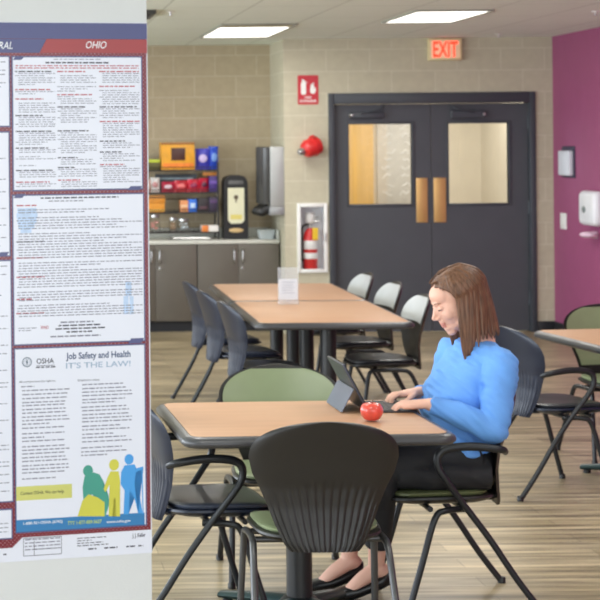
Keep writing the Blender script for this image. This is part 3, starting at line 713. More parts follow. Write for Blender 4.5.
snack_box(1.605, ys, rz0, .32, .22, .26, (226, 160, 42), 'snack_carton', 'big yellow display carton with a dark window on top of the rack', 'carton', [('window', (-.2, .22, .34, .8), (74, 40, 34)), ('top_stripe', (-.5, .5, .92, .99), (150, 96, 40)), ('lower_stripe', (-.46, .46, .06, .24), (236, 130, 40))])
bag(1.85, ys-.02, rz0, .14, .2, .09, (70, 70, 190), 'blue and violet snack bag on top of the rack, beside the yellow carton', (206, 190, 236))
bag(1.955, ys, rz0, .10, .22, .08, (34, 74, 196), 'deep blue snack bag at the right end of the rack top', (120, 160, 232), .2)
snack_box(1.345, ys, rz0, .18, .2, .10, (96, 92, 50), 'snack_tray', 'dark olive tray with a lime rim on the rack top, against the poster edge', 'tray', [('rim', (-.5, .5, .7, 1), (186, 200, 60))])
for x, c, c2, w, h, l in ((1.30, (198, 160, 150), (240, 236, 232), .10, .12, 'cream and pink snack bag on the second shelf, leftmost in view'), (1.39, (226, 222, 220), (196, 140, 140), .09, .14, 'white snack bag on the second shelf beside the crimson bags'),
                      (1.515, (180, 40, 70), (226, 200, 210), .13, .10, 'crimson snack bag with pale patch, second shelf, left of the crimson row'), (1.64, (198, 50, 64), (236, 120, 120), .13, .11, 'crimson snack bag, second shelf, middle of the crimson row'),
                      (1.76, (204, 44, 66), (150, 40, 80), .12, .12, 'crimson snack bag, second shelf, right of the crimson row'), (1.86, (186, 30, 60), (90, 30, 60), .09, .13, 'dark crimson snack bag beside the violet carton, second shelf')):
    bag(x, ys-.03, rz1, w, h, .08, c, l, c2, random.uniform(-.1, .1))
snack_box(1.60, ys+.07, rz1, .40, .06, .17, (62, 72, 80), 'snack_carton', 'slate carton standing behind the crimson bags', 'carton', [('stripe', (-.4, .4, .7, .8), (150, 170, 180))])
snack_box(1.945, ys, rz1, .08, .18, .15, (66, 44, 120), 'snack_carton', 'violet carton at the right end of the second shelf', 'carton', [('stripe', (-.5, .5, .5, .7), (110, 80, 170))])
snack_box(1.92, ys+.05, rz1+.151, .13, .12, .035, (186, 120, 50), 'snack_carton', 'flat tan carton lying on the violet carton', 'carton')
yb = snack_box(1.39, ys, rz2, .17, .2, .082, (226, 150, 44), 'snack_carton', 'orange carton on the third shelf, lower of the stacked pair', 'carton', [('stripe', (-.5, .5, .1, .35), (240, 190, 90))])
snack_box(1.395, ys, rz2+.083, .17, .2, .075, (214, 140, 50), 'snack_carton', 'orange carton on the third shelf, upper of the stacked pair', 'carton', [('stripe', (-.5, .5, .65, .9), (120, 84, 44))])
snack_box(1.665, ys, rz2, .075, .16, .11, (224, 150, 100), 'snack_carton', 'peach carton next to the bright blue one, third shelf', 'carton', [('stripe', (-.5, .5, .4, .6), (240, 200, 160))])
snack_box(1.745, ys, rz2, .08, .16, .12, (44, 110, 214), 'snack_carton', 'bright blue carton in the middle of the third shelf', 'carton', [('patch', (-.3, .3, .3, .7), (190, 214, 244))])
snack_box(1.845, ys, rz2, .10, .18, .13, (44, 38, 44), 'snack_carton', 'black carton right of the bright blue one, third shelf', 'carton', [('stripe', (-.4, .4, .2, .4), (90, 60, 70))])
snack_box(1.945, ys, rz2, .09, .18, .14, (52, 40, 66), 'snack_carton', 'dark plum carton at the right end of the third shelf', 'carton', [('stripe', (-.4, .4, .6, .8), (90, 60, 110))])
def jar(x, r_, h, fill, label):
    r = thing('glass_jar', label, 'jar', (x, ys-.02, rz3), 0, 'glass jars on the bottom shelf')
    bm = B(); lathe(bm, [(0, 0), (r_, 0), (r_, h*.8), (r_*.8, h*.9), (r_*.8, h), (r_*.76, h), (r_*.76, h*.9), (r_*.95, h*.78), (r_*.95, .005), (0, .005)], 20); obj('glass', bm, M_glass, r)
    bm = B()
    for k in range(14): ell(bm, (random.uniform(-.6, .6)*r_, random.uniform(-.6, .6)*r_, .02+h*.5*random.random()), (.014, 0, 0), (0, .014, 0), (0, 0, .01), 8)
    obj('sweets', bm, mat('sweets_%d_%d_%d' % fill, fill, .5, var=.2, scale=40), r)['kind'] = 'stuff'
    bm = B(); lathe(bm, [(0, h+.012), (r_*.84, h+.012), (r_*.84, h-.01), (0, h-.01)], 20); obj('lid', bm, M_chrome, r)
jar(1.385, .055, .15, (214, 150, 140), 'glass jar of pink sweets on the bottom shelf')
jar(1.56, .04, .12, (180, 150, 120), 'small glass jar of tan sweets on the bottom shelf')
jar(1.66, .06, .11, (200, 206, 210), 'low glass jar of pale sweets on the bottom shelf')
snack_box(1.905, ys-.04, rz3, .16, .16, .06, (236, 232, 226), 'snack_carton', 'white and orange carton at the right end of the bottom shelf', 'carton', [('stripe', (-.5, -.1, 0, 1), (226, 130, 60))])

# ------------------------------------------------------------------ tables
M_wood = mat('maple_laminate', (190, 148, 116), .5, var=.05, scale=3, stretch=(1, 9, 1), spec=.3)
M_edge = mat('black_edge_band', (66, 66, 70), .33, var=.04)
M_post = mat('black_powder_coat', (30, 31, 34), .38)
M_base = mat('teal_black_base', (40, 62, 64), .35, metal=.3)
def table(label, loc, rotz, hx, hy, cols, group=None):
    r = thing('cafe_table', label, 'table', (loc[0], loc[1], 0), rotz, group)
    bm = B(); rr_stack(bm, hx, hy, .075, [(.06, .703), (.012, .706), (.002, .714), (0, .722), (.003, .732), (.014, .741), (.032, .7445), (.034, .742), (.06, .742)], 8, True, False)
    bmesh.ops.holes_fill(bm, edges=bm.edges, sides=0); lab(obj('edge_band', bm, M_edge, r), 'thick black rubber edge')
    bm = B(); rr_stack(bm, hx-.0335, hy-.0335, .045, [(0, .738), (0, .7445), (.002, .7455)], 8); obj('tabletop', bm, M_wood, r)
    for cx, cy, foot in cols:
        bm = B(); lathe(bm, [(.048, .03), (.048, .70), (.09, .703), (0, .703)], 28, Matrix.Translation((cx, cy, 0))); lathe(bm, [(.085, .05), (.06, .075), (.048, .08), (0, .08)], 28, Matrix.Translation((cx, cy, 0))); obj('column', bm, M_post, r)
        for a, L in foot:
            dx, dy = math.cos(a), math.sin(a)
            bm = B(); tube(bm, [(cx+dx*.03, cy+dy*.03, .052), (cx+dx*L*.5, cy+dy*L*.5, .045), (cx+dx*L, cy+dy*L, .028)], [.045, .038, .03], 10, 3, r2=[.028, .022, .014], up=(0, 0, 1)); f = obj('foot', bm, M_base, r)
            bm = B(); lathe(bm, [(0, 0), (.02, 0), (.02, .016), (0, .018)], 12, Matrix.Translation((cx+dx*L*.92, cy+dy*L*.92, 0))); obj('glide', bm, M_black, f)
            bm = B(); box(bm, -.19, .19, -.02, .02, .685, .703); bmesh.ops.rotate(bm, verts=bm.verts, matrix=Matrix.Rotation(a, 3, 'Z')); bmesh.ops.translate(bm, verts=bm.verts, vec=(cx, cy, 0))
            if a < 1.6 or len(foot) == 2 and foot[0][0] == a: obj('support_arm', bm, M_post, r)
            else: bm.free()
    return r
X4 = [(PI/4+k*PI/2, .36) for k in range(4)]
T2 = [(0, .30), (PI, .30)]
table('square wooden table in front with the tablet computer and the apple on it', (1.066, 6.915), .035, .488, .462, [(0, 0, X4)], 'wooden cafeteria tables')
table('long wooden table in the middle, its near end facing the camera', (1.862, 11.30), -.018, .46, .762, [(0, -.45, T2), (0, .45, T2)], 'wooden cafeteria tables')
table('long wooden table in the middle, the far one with the clear card holder', (1.893, 12.828), -.018, .46, .762, [(0, -.45, T2), (0, .45, T2)], 'wooden cafeteria tables')
table('wooden table at the right edge, in front of the magenta wall', (3.32, 9.66), .113, .457, .457, [(0, 0, X4)], 'wooden cafeteria tables')
# card holder
ch = thing('card_holder', 'clear acrylic card holder with a white card on the long table', 'card holder', (1.765, 11.80, .7457))
bm = B(); box(bm, -.066, .066, -.035, .035, 0, .004); box(bm, -.066, .066, -.012, -.009, .004, .235); box(bm, -.066, .066, -.002, .001, .004, .235); obj('acrylic', bm, mat('acrylic', (226, 232, 240), .08, alpha=.16, var=0), ch, smooth=0)
bm = B(); box(bm, -.06, .06, -.0085, -.0025, .03, .16); cdp = obj('card', bm, mat('card_white', (232, 236, 244), .5), ch, smooth=0)
bm = B()
for k in range(5): quad(bm, -.04, .04-.01*(k % 2), .07+k*.017, .075+k*.017, -.0088)
obj('fine_print', bm, mat('card_print', (170, 180, 200), .5), cdp, smooth=0)
# ------------------------------------------------------------------ chairs
def w_back(z):
    if z >= .70: return .255*math.sqrt(max(0.0, 1-((z-.70)/.135)**2.6))
    return resampf([(.385, .118), (.41, .138), (.44, .152), (.48, .170), (.54, .192), (.60, .218), (.65, .243), (.70, .255)], z)
def resampf(tab, x):
    for (a, va), (b, vb) in zip(tab, tab[1:]):
        if x <= b: return lerp(va, vb, max(0, (x-a)/(b-a)))
    return tab[-1][1]
def y_back(z): return resampf([(.40, -.213), (.46, -.205), (.53, -.200), (.60, -.207), (.70, -.235), (.84, -.282)], z)
NU, RIBS = 96, 15
def back_bm(inset=0.0, front_off=.0, thick=.02, z_lo=.385, ribs=True):
    bm = B(); zs = []
    for k in range(26): zs.append(lerp(z_lo, .70, k/25))
    for k in range(1, 15): zs.append(.70+(.135-inset)*math.sin(k/14*PI/2*.985))
    fr, rr = [], []
    for z in zs:
        w = max(.012, w_back(z)-inset); a, b = [], []
        for i in range(NU+1):
            s = i/NU*2-1; x = w*s
            edge = 1-abs(s)**8
            y = y_back(z)+.62*x*x+front_off + .008*(1-edge)
            g = 0
            if ribs:
                fade = min(1, max(0, (.635-z-.06*abs(s)**2)/.05))
                g = .0045*fade*max(0, math.cos(s*PI*RIBS))**.6 if abs(s) < .93 and math.cos(s*PI*RIBS) > 0 else 0
            a.append(bm.verts.new((x, y+thick*.5*edge, z))); b.append(bm.verts.new((x, y-thick*.5*edge+g, z)))
        fr.append(a); rr.append(b)
    for j in range(len(zs)-1):
        for i in range(NU):
            bm.faces.new((fr[j][i], fr[j][i+1], fr[j+1][i+1], fr[j+1][i])); bm.faces.new((rr[j][i], rr[j+1][i], rr[j+1][i+1], rr[j][i+1]))
        for i in (0, NU): bm.faces.new((fr[j][i], fr[j+1][i], rr[j+1][i], rr[j][i]))
    for j in (0, len(zs)-1):
        for i in range(NU): bm.faces.new((fr[j][i], fr[j][i+1], rr[j][i+1], rr[j][i]))
    return bm
def seat_bm(prof, hx=.235, hy=.225, dish=.006):
    bm = B(); loops = []
    for ins, z in prof:
        l = []
        for k in range(48):
            th = 2*PI*k/48; co, si = math.cos(th), math.sin(th)
            x = (hx-ins)*math.copysign(abs(co)**.5, co); y = (hy-ins)*math.copysign(abs(si)**.5, si)
            x *= 1-.10*(-y/hy*.5+.5)
            l.append((x, y, z-(.010*max(0, y/hy)**3)+dish*(abs(x)/hx)**2))
        loops.append(l)
    return stack(bm, loops)
M_shell = mat('charcoal_plastic', (33, 31, 31), .40, var=.04, bump=.04, bscale=300)
M_shell_blue = mat('navy_plastic', (22, 31, 52), .34, var=.05)
M_green = mat('sage_vinyl', (136, 148, 114), .28, var=.06, bump=.05, bscale=220)
M_glare_pad = mat('painted_window_glare', (202, 205, 207), .3, var=.05, bump=.05, bscale=220)  # window glare on dark glossy plastic, put into a pale colour
M_blue_pad = mat('slate_blue_vinyl', (70, 76, 92), .34, var=.06, bump=.05, bscale=220)
M_black_pad = mat('black_vinyl', (52, 54, 60), .34, var=.06, bump=.05, bscale=220)
M_tube = mat('gray_steel_tube', (84, 84, 86), .32, metal=.55, var=.04)
M_tube_d = mat('charcoal_steel_tube', (42, 44, 48), .34, metal=.3, var=.04)
def chair(label, loc, rotz, arms, shell, seat_pad, back_pad, tubem, group=None, pad_lo=.50):
    r = thing('cafeteria_chair', label, 'chair', (loc[0], loc[1], 0), rotz, group)
    obj('backrest', back_bm(), shell, r, smooth=50)
    if back_pad: lab(obj('back_pad', back_bm(.016, .012, .02, pad_lo, False), back_pad, r, smooth=60), back_pad.name.replace('_', ' ')+' pad on the front of the backrest')
    bm = seat_bm([(.10, .398), (.05, .402), (.015, .412), (0, .424), (.002, .432), (.02, .434)], .235, .205); ss = obj('seat_shell', bm, shell, r, (0, .018, 0), smooth=60)
    bm = B(); loft(bm, [((0, -.16, .412), (.13, 0, 0), (0, .012, .012)), ((0, -.195, .416), (.13, 0, 0), (0, .004, .016)), ((0, -.222, .43), (.12, 0, 0), (0, .004, .018))], 20, 3); obj('back_bracket', bm, shell, ss)
    if seat_pad:
        lab(obj('seat_pad', seat_bm([(.02, .432), (.008, .440), (.008, .448), (.016, .452), (.05, .454), (.12, .453), (.20, .451)], .23, .195), seat_pad, r, (0, .022, 0), smooth=60), seat_pad.name.replace('_', ' ')+' seat pad')
    for s in (-1, 1):
        if arms:
            X = .268*s
            bm = B(); tube(bm, [(.235*s, -.195, .605), (X, -.165, .622), (X, -.06, .634), (X, .03, .628), (X, .068, .605), (X, .07, .56), (X, .04, .51), (.255*s, -.015, .435), (.25*s, -.045, .395)], [.012, .015, .016, .016, .015, .014, .013, .0125, .0125], 12, 6, r2=[.010, .012, .012, .012, .013, .013, .0125, .0125, .0125], up=(1, 0, 0))
            # section: wide across the arm top
            obj('armrest', bm, tubem, r)
            bm = B(); tube(bm, [(.25*s, -.045, .395), (.25*s, -.13, .28), (.252*s, -.23, .13), (.255*s, -.325, .004)], .0125, 12, 5)
        else:
            bm = B(); tube(bm, [(.225*s, .03, .398), (.228*s, -.06, .396), (.232*s, -.115, .372), (.238*s, -.18, .24), (.245*s, -.315, .004)], .0125, 12, 5)
        lg = obj('leg', bm, tubem, r)
        bm = B(); lathe(bm, [(0, 0), (.016, 0), (.016, .02), (.013, .024), (0, .024)], 14, Matrix.Translation(((.255 if arms else .245)*s, -.325 if arms else -.314, 0))); obj('glide', bm, M_black, lg)
        bm = B()
        if arms: tube(bm, [(.19*s, -.06, .388), (.225*s, .03, .388), (.235*s, .075, .36), (.242*s, .125, .20), (.25*s, .185, .004)], .0125, 12, 5)
        else: tube(bm, [(.225*s, .03, .398), (.228*s, .10, .396), (.232*s, .14, .372), (.238*s, .165, .22), (.245*s, .20, .004)], .0125, 12, 5)
        lg = obj('leg', bm, tubem, r)
        bm = B(); lathe(bm, [(0, 0), (.016, 0), (.016, .02), (.013, .024), (0, .024)], 14, Matrix.Translation(((.25 if arms else .245)*s, .184 if arms else .199, 0))); obj('glide', bm, M_black, lg)
    bm = B(); tube(bm, [(-.226, -.04, .393), (.226, -.04, .393)], .011, 10, 1); tube(bm, [(-.228, .09, .395), (.228, .09, .395)], .011, 10, 1); obj('cross_bar', bm, tubem, r)
    return r
chair('charcoal chair seen from behind in front of the near table, with a ribbed backrest', (1.055, 6.47), 0.0, False, M_shell, M_green, None, M_tube)
chair('sage green padded chair behind the near table with the tablet computer', (1.115, 7.555), PI-.02, False, M_shell, M_green, M_green, M_tube_d)
chair('black armchair the woman in the blue top sits on', (1.64, 7.15), PI/2+.04, True, M_shell, mat('olive_vinyl', (92, 98, 66), .34, var=.06), None, M_tube_d)
chair('dark armchair at the end of the near table, half hidden behind the poster wall', (.73, 6.94), -PI/2+.10, True, M_shell_blue, M_blue_pad, None, M_tube_d)
chair('dark navy armchair behind the woman, its back towards hers', (2.755, 9.42), -PI/2+.22, True, M_shell_blue, M_black_pad, None, M_tube_d)
chair('sage green padded chair by the magenta wall, its pad facing the camera', (3.40, 10.32), PI+.1, False, M_shell, M_green, M_green, M_tube_d)
gl = 'navy chairs along the snack side of the long tables'
cl = chair('navy chair at the long tables on the snack side, closest to the green padded chair', (1.52, 11.05), -PI/2+.12, False, M_shell_blue, M_blue_pad, None, M_tube_d, gl)
dup(cl, (1.48, 11.88, 0), -PI/2+.15, 'navy chair at the long tables on the snack side, between the two other navy ones')
dup(cl, (1.465, 12.70, 0), -PI/2+.14, 'navy chair at the long tables on the snack side, closest to the taupe cabinets')
gr = 'dark chairs with painted glare along the door side of the long tables'
cr = chair('dark chair with painted glare at the long tables, closest to the woman in blue', (2.28, 11.38), PI/2+.04, False, M_shell, M_black_pad, M_glare_pad, M_tube_d, gr, .67)  # pale upper strip stands in for window glare on the dark backrest
dup(cr, (2.325, 12.42, 0), PI/2+.08, 'dark chair with painted glare at the long tables, between the two other gray backed ones')
dup(cr, (2.305, 13.3, 0), PI/2+.09, 'dark chair with painted glare at the long tables, closest to the double doors')

# ------------------------------------------------------------------ things on the near table
ZT2 = .7457
tp = thing('tablet_computer', 'dark tablet computer on its kickstand with a keyboard, open in front of the woman', 'tablet computer', (1.34, 7.14, ZT2), .03)
M_tab = mat('tablet_graphite', (64, 66, 76), .36, metal=.4)
def slab(bm, p0, p1, w, th):
    """plate of width w (along y) from p0 to p1 in the xz plane"""
    p0, p1 = V(p0), V(p1); d = (p1-p0); L = d.length; d.normalize(); nrm = V((-d.z, 0, d.x))
    t = bmesh.new(); rr_stack(t, L/2, w/2, .008, [(.001, -th/2), (0, -th/2+.001), (0, th/2-.001), (.001, th/2)], 4)
    M = Matrix(((d.x, 0, nrm.x, (p0.x+p1.x)/2), (0, 1, 0, (p0.y+p1.y)/2), (d.z, 0, nrm.z, (p0.z+p1.z)/2), (0, 0, 0, 1)))
    merge(bm, t, M)
bm = B(); slab(bm, (0, 0, .006), (-.094, 0, .186), .288, .008); sc = obj('screen_body', bm, M_tab, tp)
bm = B(); slab(bm, (.0058, 0, .012), (-.0862, 0, .188), .270, .0012); lab(obj('screen', bm, mat('screen_glass', (24, 26, 34), .1), sc), 'black glass screen facing the woman')
bm = B(); slab(bm, (-.100, 0, .003), (-.053, 0, .092), .284, .004); lab(obj('kickstand', bm, mat('kickstand_gray', (116, 122, 140), .34, metal=.5), tp), 'paler blue gray kickstand')
bm = B(); box(bm, .004, .19, -.144, .144, 0, .007, .002); kb = obj('keyboard', bm, mat('keyboard_black', (44, 44, 50), .5), tp)
bm = B()
for i in range(5):
    for j in range(13): box(bm, .02+i*.022, .038+i*.022, -.136+j*.021, -.118+j*.021, .007, .0088, .0008, 1)
k_ = obj('key', bm, mat('key_black', (34, 34, 38), .5), kb); k_['kind'] = 'stuff'
bm = B(); box(bm, .135, .18, -.05, .05, .0069, .0075); obj('trackpad', bm, mat('trackpad_gray', (70, 70, 76), .35), kb)
ap = thing('apple', 'red apple on the near table beside the tablet computer', 'apple', (1.318, 6.79, ZT2))
prof = []
for k in range(25):
    a = -PI/2+PI*k/24; r_ = .0415*math.cos(a)**.85 if abs(a) < PI/2-1e-6 else 0; z = .037+.037*math.sin(a)
    if k > 16: z -= .011*((k-16)/8)**2.2
    if k < 5: z += .006*((5-k)/5)**2
    prof.append((max(r_, 0)*(1+.06*math.sin(a)), z))
bm = B(); lathe(bm, prof, 32)
for v in bm.verts:
    a = math.atan2(v.co.y, v.co.x); f = 1+.022*math.cos(5*a)*(.5-(v.co.z-.037)/.09); v.co.x *= f; v.co.y *= f
obj('flesh', bm, mat('apple_skin', (216, 78, 64), .3, var=.25, scale=22, stretch=(1, 1, .25), coat=.3), ap, smooth=180)
bm = B(); tube(bm, [(0, 0, .058), (.002, 0, .068), (.006, .002, .078)], [.0022, .0016, .0022], 8, 4); lab(obj('stem', bm, mat('stem_brown', (84, 58, 36), .7), ap), 'short brown stem')
# ------------------------------------------------------------------ the woman
WR = V((1.70, 7.15, 0))
wo = thing('person', 'woman in a blue top and black trousers with long brown hair, typing at a table', 'person', tuple(WR))
M_skin = mat('skin', (226, 178, 158), .48, var=.04, scale=14, spec=.35)
M_lip = mat('lip', (206, 138, 126), .42)
M_hair = mat('brown_hair', (106, 74, 55), .40, var=.45, scale=26, stretch=(5, 5, .5), spec=.4)
M_top = mat('blue_knit', (100, 156, 228), .75, var=.05, bump=.12, bscale=240)
M_trou = mat('black_trouser', (26, 26, 30), .75, bump=.1, bscale=220)
M_shoe = mat('black_shoe', (22, 22, 25), .3)
def W(p): return V(p)-WR
HC = V((1.721, 7.155, 1.157))
yaw = math.radians(6)
Fd = V((-.906, 0, -.423)); Ud = V((-.423, 0, .906)); Ld = V((0, -1, 0))      # forward, up, towards the camera
Rz = Matrix.Rotation(yaw, 3, 'Z')
Fd, Ud, Ld = Rz @ Fd, Rz @ Ud, Rz @ Ld
def hp(f, l, u): return W(HC+Fd*f+Ld*l+Ud*u)
def hell(bm, f, l, u, rf, rl, ru, seg=24): ell(bm, hp(f, l, u), Fd*rf, Ld*rl, Ud*ru, seg)

# hands ------------------------------------------------------------
def hand(bm, wrist, d, n, thumb, curl=1.0):
    d = V(d).normalized(); n = (V(n)-d*V(n).dot(d)).normalized(); l = V(thumb); l = (l-d*l.dot(d)-n*l.dot(n)).normalized()
    w = W(wrist)
    loft(bm, [(w-d*.02, l*.025, n*.019), (w+d*.015, l*.029, n*.017), (w+d*.05, l*.037, n*.0155), (w+d*.085, l*.038, n*.012), (w+d*.094, l*.034, n*.008)], 20, 2.6)
    for off, L, r in ((.028, .074, .0082), (.0095, .083, .0084), (-.0092, .077, .0081), (-.0265, .060, .0073)):
        p0 = w+d*.072+l*off*.95+n*.002
        spread = l*off*.25
        p1 = w+d*(.094-abs(off-.005)*.15)+l*off+n*.006
        a = math.radians(22*curl); b = math.radians(55*curl); c_ = math.radians(78*curl)
        p2 = p1+(d*math.cos(a)-n*math.sin(a)+spread*.8)*L*.42
        p3 = p2+(d*math.cos(b)-n*math.sin(b)+spread*.6)*L*.33
        p4 = p3+(d*math.cos(c_)-n*math.sin(c_))*L*.25
        tube(bm, [p0, p1, p2, p3, p4], [r*1.05, r*1.08, r, r*.92, r*.72], 12, 4)
    q0 = w+d*.022+l*.018-n*.004
    q1 = w+d*.045+l*.040-n*.010
    q2 = q1+(d*.80+l*.45-n*.25).normalized()*.036
    q3 = q2+(d*.95+l*.05-n*.30).normalized()*.028
    tube(bm, [q0, q1, q2, q3], [.013, .012, .0098, .0075], 12, 4)
# body: one continuous skin --------------------------------------
SHn, ELn, WRn = V((1.848, 7.005, .915)), V((1.800, 6.925, .690)), V((1.570, 6.995, .780))
SHf, ELf, WRf = V((1.742, 7.31, .928)), V((1.69, 7.40, .70)), V((1.595, 7.285, .786))
bm = B()
# head
hell(bm, -.012, 0, .034, .094, .074, .078)
hell(bm, .030, 0, -.018, .060, .062, .082)
hell(bm, .040, 0, .045, .052, .058, .045)
hell(bm, .032, 0, -.075, .048, .045, .034)
hell(bm, .068, 0, -.100, .020, .022, .017)
hell(bm, .083, 0, .026, .010, .034, .012)                     # brow
for s in (-1, 1):
    hell(bm, .054, s*.034, -.024, .030, .024, .032)           # cheeks
    hell(bm, .012, s*.045, -.070, .040, .015, .022)           # jaw
    hell(bm, .0785, s*.030, .006, .0115, .0145, .0085)         # closed lids
    hell(bm, -.008, s*.074, -.004, .017, .008, .030)          # ears
    hell(bm, .100, s*.009, -.033, .0085, .0065, .006)          # nostrils
tube(bm, [hp(.080, 0, .022), hp(.094, 0, .004), hp(.105, 0, -.016), hp(.113, 0, -.026), hp(.102, 0, -.034)], [.0065, .0065, .0074, .0084, .0065], 12, 4)
hell(bm, .088, 0, -.047, .012, .017, .008)
hell(bm, .082, 0, -.012, .018, .017, .030)
hell(bm, .090, 0, -.058, .0085, .020, .0058); hell(bm, .0885, 0, -.069, .0090, .017, .0062)
hell(bm, .078, 0, -.083, .014, .02, .012)
# neck and trunk
loft(bm, [(W((1.812, 7.158, .92)), (.06, 0, .02), (0, .075, 0)), (W((1.815, 7.158, .99)), (.053, 0, .022), (0, .058, 0)), (W((1.792, 7.157, 1.04)), (.050, 0, .020), (0, .054, 0)), (W((1.757, 7.156, 1.09)), (.055, 0, .02), (0, .055, 0))], 24)
TR = [((1.735, 7.16, .52), .105, .155), ((1.735, 7.16, .60), .095, .140), ((1.75, 7.16, .72), .098, .142), ((1.755, 7.16, .82), .100, .125), ((1.78, 7.16, .89), .080, .115), ((1.795, 7.16, .955), .050, .08)]
loft(bm, [(W(c), (a, 0, 0), (0, b, 0)) for c, a, b in TR], 28, 2.3)
for S, E, Wp in ((SHn, ELn, WRn), (SHf, ELf, WRf)):
    tube(bm, [W((lerp(S.x, 1.80, .6), lerp(S.y, 7.16, .6), .925)), W(S), W(lerp(S, E, .5)), W(E), W(lerp(E, Wp, .5)), W(Wp)], [.045, .050, .043, .037, .034, .024], 16, 4)
hand(bm, WRn, (-.94, .30, -.10), (-.05, -.12, 1), (0, 1, 0))
hand(bm, WRf, (-.93, -.26, -.10), (-.05, .10, 1), (0, -1, 0))
# legs and feet
HPn, KNn, ANn = V((1.77, 7.05, .540)), V((1.405, 7.04, .530)), V((1.395, 7.13, .135))
HPf, KNf, ANf = V((1.77, 7.25, .545)), V((1.375, 7.265, .535)), V((1.315, 7.27, .135))
for Hp, K, A in ((HPn, KNn, ANn), (HPf, KNf, ANf)):
    tube(bm, [W(Hp), W(lerp(Hp, K, .5)), W(K), W(lerp(K, A, .3)), W(lerp(K, A, .7)), W(A)], [.075, .066, .050, .048, .036, .031], 18, 4)
    tube(bm, [W(A+V((.034, 0, -.030))), W(A+V((.008, 0, -.012))), W(A+V((-.055, 0, -.050))), W(A+V((-.12, 0, -.104))), W(A+V((-.165, 0, -.116)))], [.026, .034, .036, .038, .026], 16, 4, r2=[.030, .034, .028, .018, .012], up=(0, 0, 1))
me = realise(bm, [('REMESH', dict(mode='VOXEL', voxel_size=.0032)), ('SMOOTH', dict(factor=.5, iterations=5))])
body = obj_me('body', me, [M_skin, M_lip], wo, smooth=180)
lp = hp(.096, 0, -.0635)
for f in body.data.polygons:
    q = f.center-lp
    if abs(q.dot(Ud)) < .0105 and abs(q.dot(Ld)) < .019 and q.dot(Fd) > -.012: f.material_index = 1
# eyes: lashes and brows
for s in (-1, 1):
    bm = B(); tube(bm, [hp(.0855, s*.017, .003), hp(.0882, s*.028, -.0015), hp(.0835, s*.042, .001)], [.0010, .0020, .0010], 8, 4)
    lab(obj('eyelash', bm, mat('lash_brown', (48, 34, 30), .6), wo), 'dark lashes of lowered eyes')
for s in (-1, 1):
    bm = B(); tube(bm, [hp(.0905, s*.012, .0245), hp(.0890, s*.028, .029), hp(.077, s*.046, .026)], [.0016, .0026, .0012], 8, 4, r2=[.001, .0016, .001])
    lab(obj('eyebrow', bm, mat('brow_brown', (98, 70, 54), .7), wo), 'brown eyebrows')
# top ----------------------------------------------------------------
bm = B()
ST = [((1.73, 7.16, .580), .140, .198), ((1.732, 7.16, .60), .136, .186), ((1.738, 7.16, .66), .124, .166), ((1.747, 7.16, .73), .130, .164), ((1.762, 7.16, .81), .140, .168), ((1.782, 7.16, .855), .132, .168), ((1.808, 7.16, .90), .116, .166), ((1.822, 7.16, .945), .094, .150), ((1.824, 7.16, .982), .072, .105), ((1.816, 7.158, 1.004), .060, .072)]
def twist(c): return math.radians(20)*min(1, max(0, (c[2]-.60)/.25))      # chest turned a little towards the camera
loft(bm, [(W((c[0]-.03*min(1, max(0, (c[2]-.6)/.3)), c[1], c[2])), (a*math.cos(twist(c)), a*math.sin(twist(c)), .12*a), (-b*math.sin(twist(c)), b*math.cos(twist(c)), 0)) for c, a, b in ST], 32, 2.25)
ell(bm, W((1.688, 7.15, .80)), (.068, .02, .01), (-.045, .125, 0), (-.02, 0, .085))
for S, E, Wp in ((SHn, ELn, WRn), (SHf, ELf, WRf)):
    tube(bm, [W((lerp(S.x, 1.80, .65), lerp(S.y, 7.16, .65), .948)), W(S+V((0, 0, .004))), W(lerp(S, E, .35)), W(lerp(S, E, .75)), W(E), W(lerp(E, Wp, .3)), W(lerp(E, Wp, .7)), W(lerp(E, Wp, .96))], [.050, .066, .062, .056, .052, .050, .042, .036], 20, 5)
tex = bpy.data.textures.new('cloth_folds', 'CLOUDS'); tex.noise_scale = .07; tex.noise_depth = 2
me = realise(bm, [('REMESH', dict(mode='VOXEL', voxel_size=.0042)), ('SMOOTH', dict(factor=.5, iterations=14))])
def wrinkle(me, amp, fx, fz, shear):
    """fine drag folds running across the cloth"""
    for v, n in zip(me.vertices, [w.normal.copy() for w in me.vertices]):
        p = v.co; q = V((p.x*fx, p.y*fx, p.z*fz+p.x*shear))
        v.co = p+n*(amp*mnoise.noise(q)+amp*.5*mnoise.noise(q*2.3+V((7, 3, 1))))
wrinkle(me, .0105, 7, 19, 15)
obj_me('sweater', me, M_top, wo, smooth=180)
# trousers
bm = B()
ell(bm, W((1.735, 7.16, .545)), (.125, 0, 0), (0, .205, 0), (0, 0, .095))
for Hp, K, A in ((HPn, KNn, ANn), (HPf, KNf, ANf)):
    tube(bm, [W(Hp), W(lerp(Hp, K, .5)), W(K+V((.01, 0, .002))), W(K+V((-.004, 0, -.06))), W(lerp(K, A, .4)), W(lerp(K, A, .80))], [.095, .088, .070, .064, .058, .050], 20, 5)
tube(bm, [W((1.80, 7.0, .51)), W((1.62, 6.99, .51)), W((1.46, 7.01, .51))], [.058, .058, .05], 16, 4)
tube(bm, [W((1.80, 7.32, .51)), W((1.62, 7.31, .51)), W((1.46, 7.29, .51))], [.058, .058, .05], 16, 4)
me = realise(bm, [('REMESH', dict(mode='VOXEL', voxel_size=.0046)), ('SMOOTH', dict(factor=.5, iterations=8))])
wrinkle(me, .005, 9, 16, 8)
obj_me('trousers', me, M_trou, wo, smooth=180)
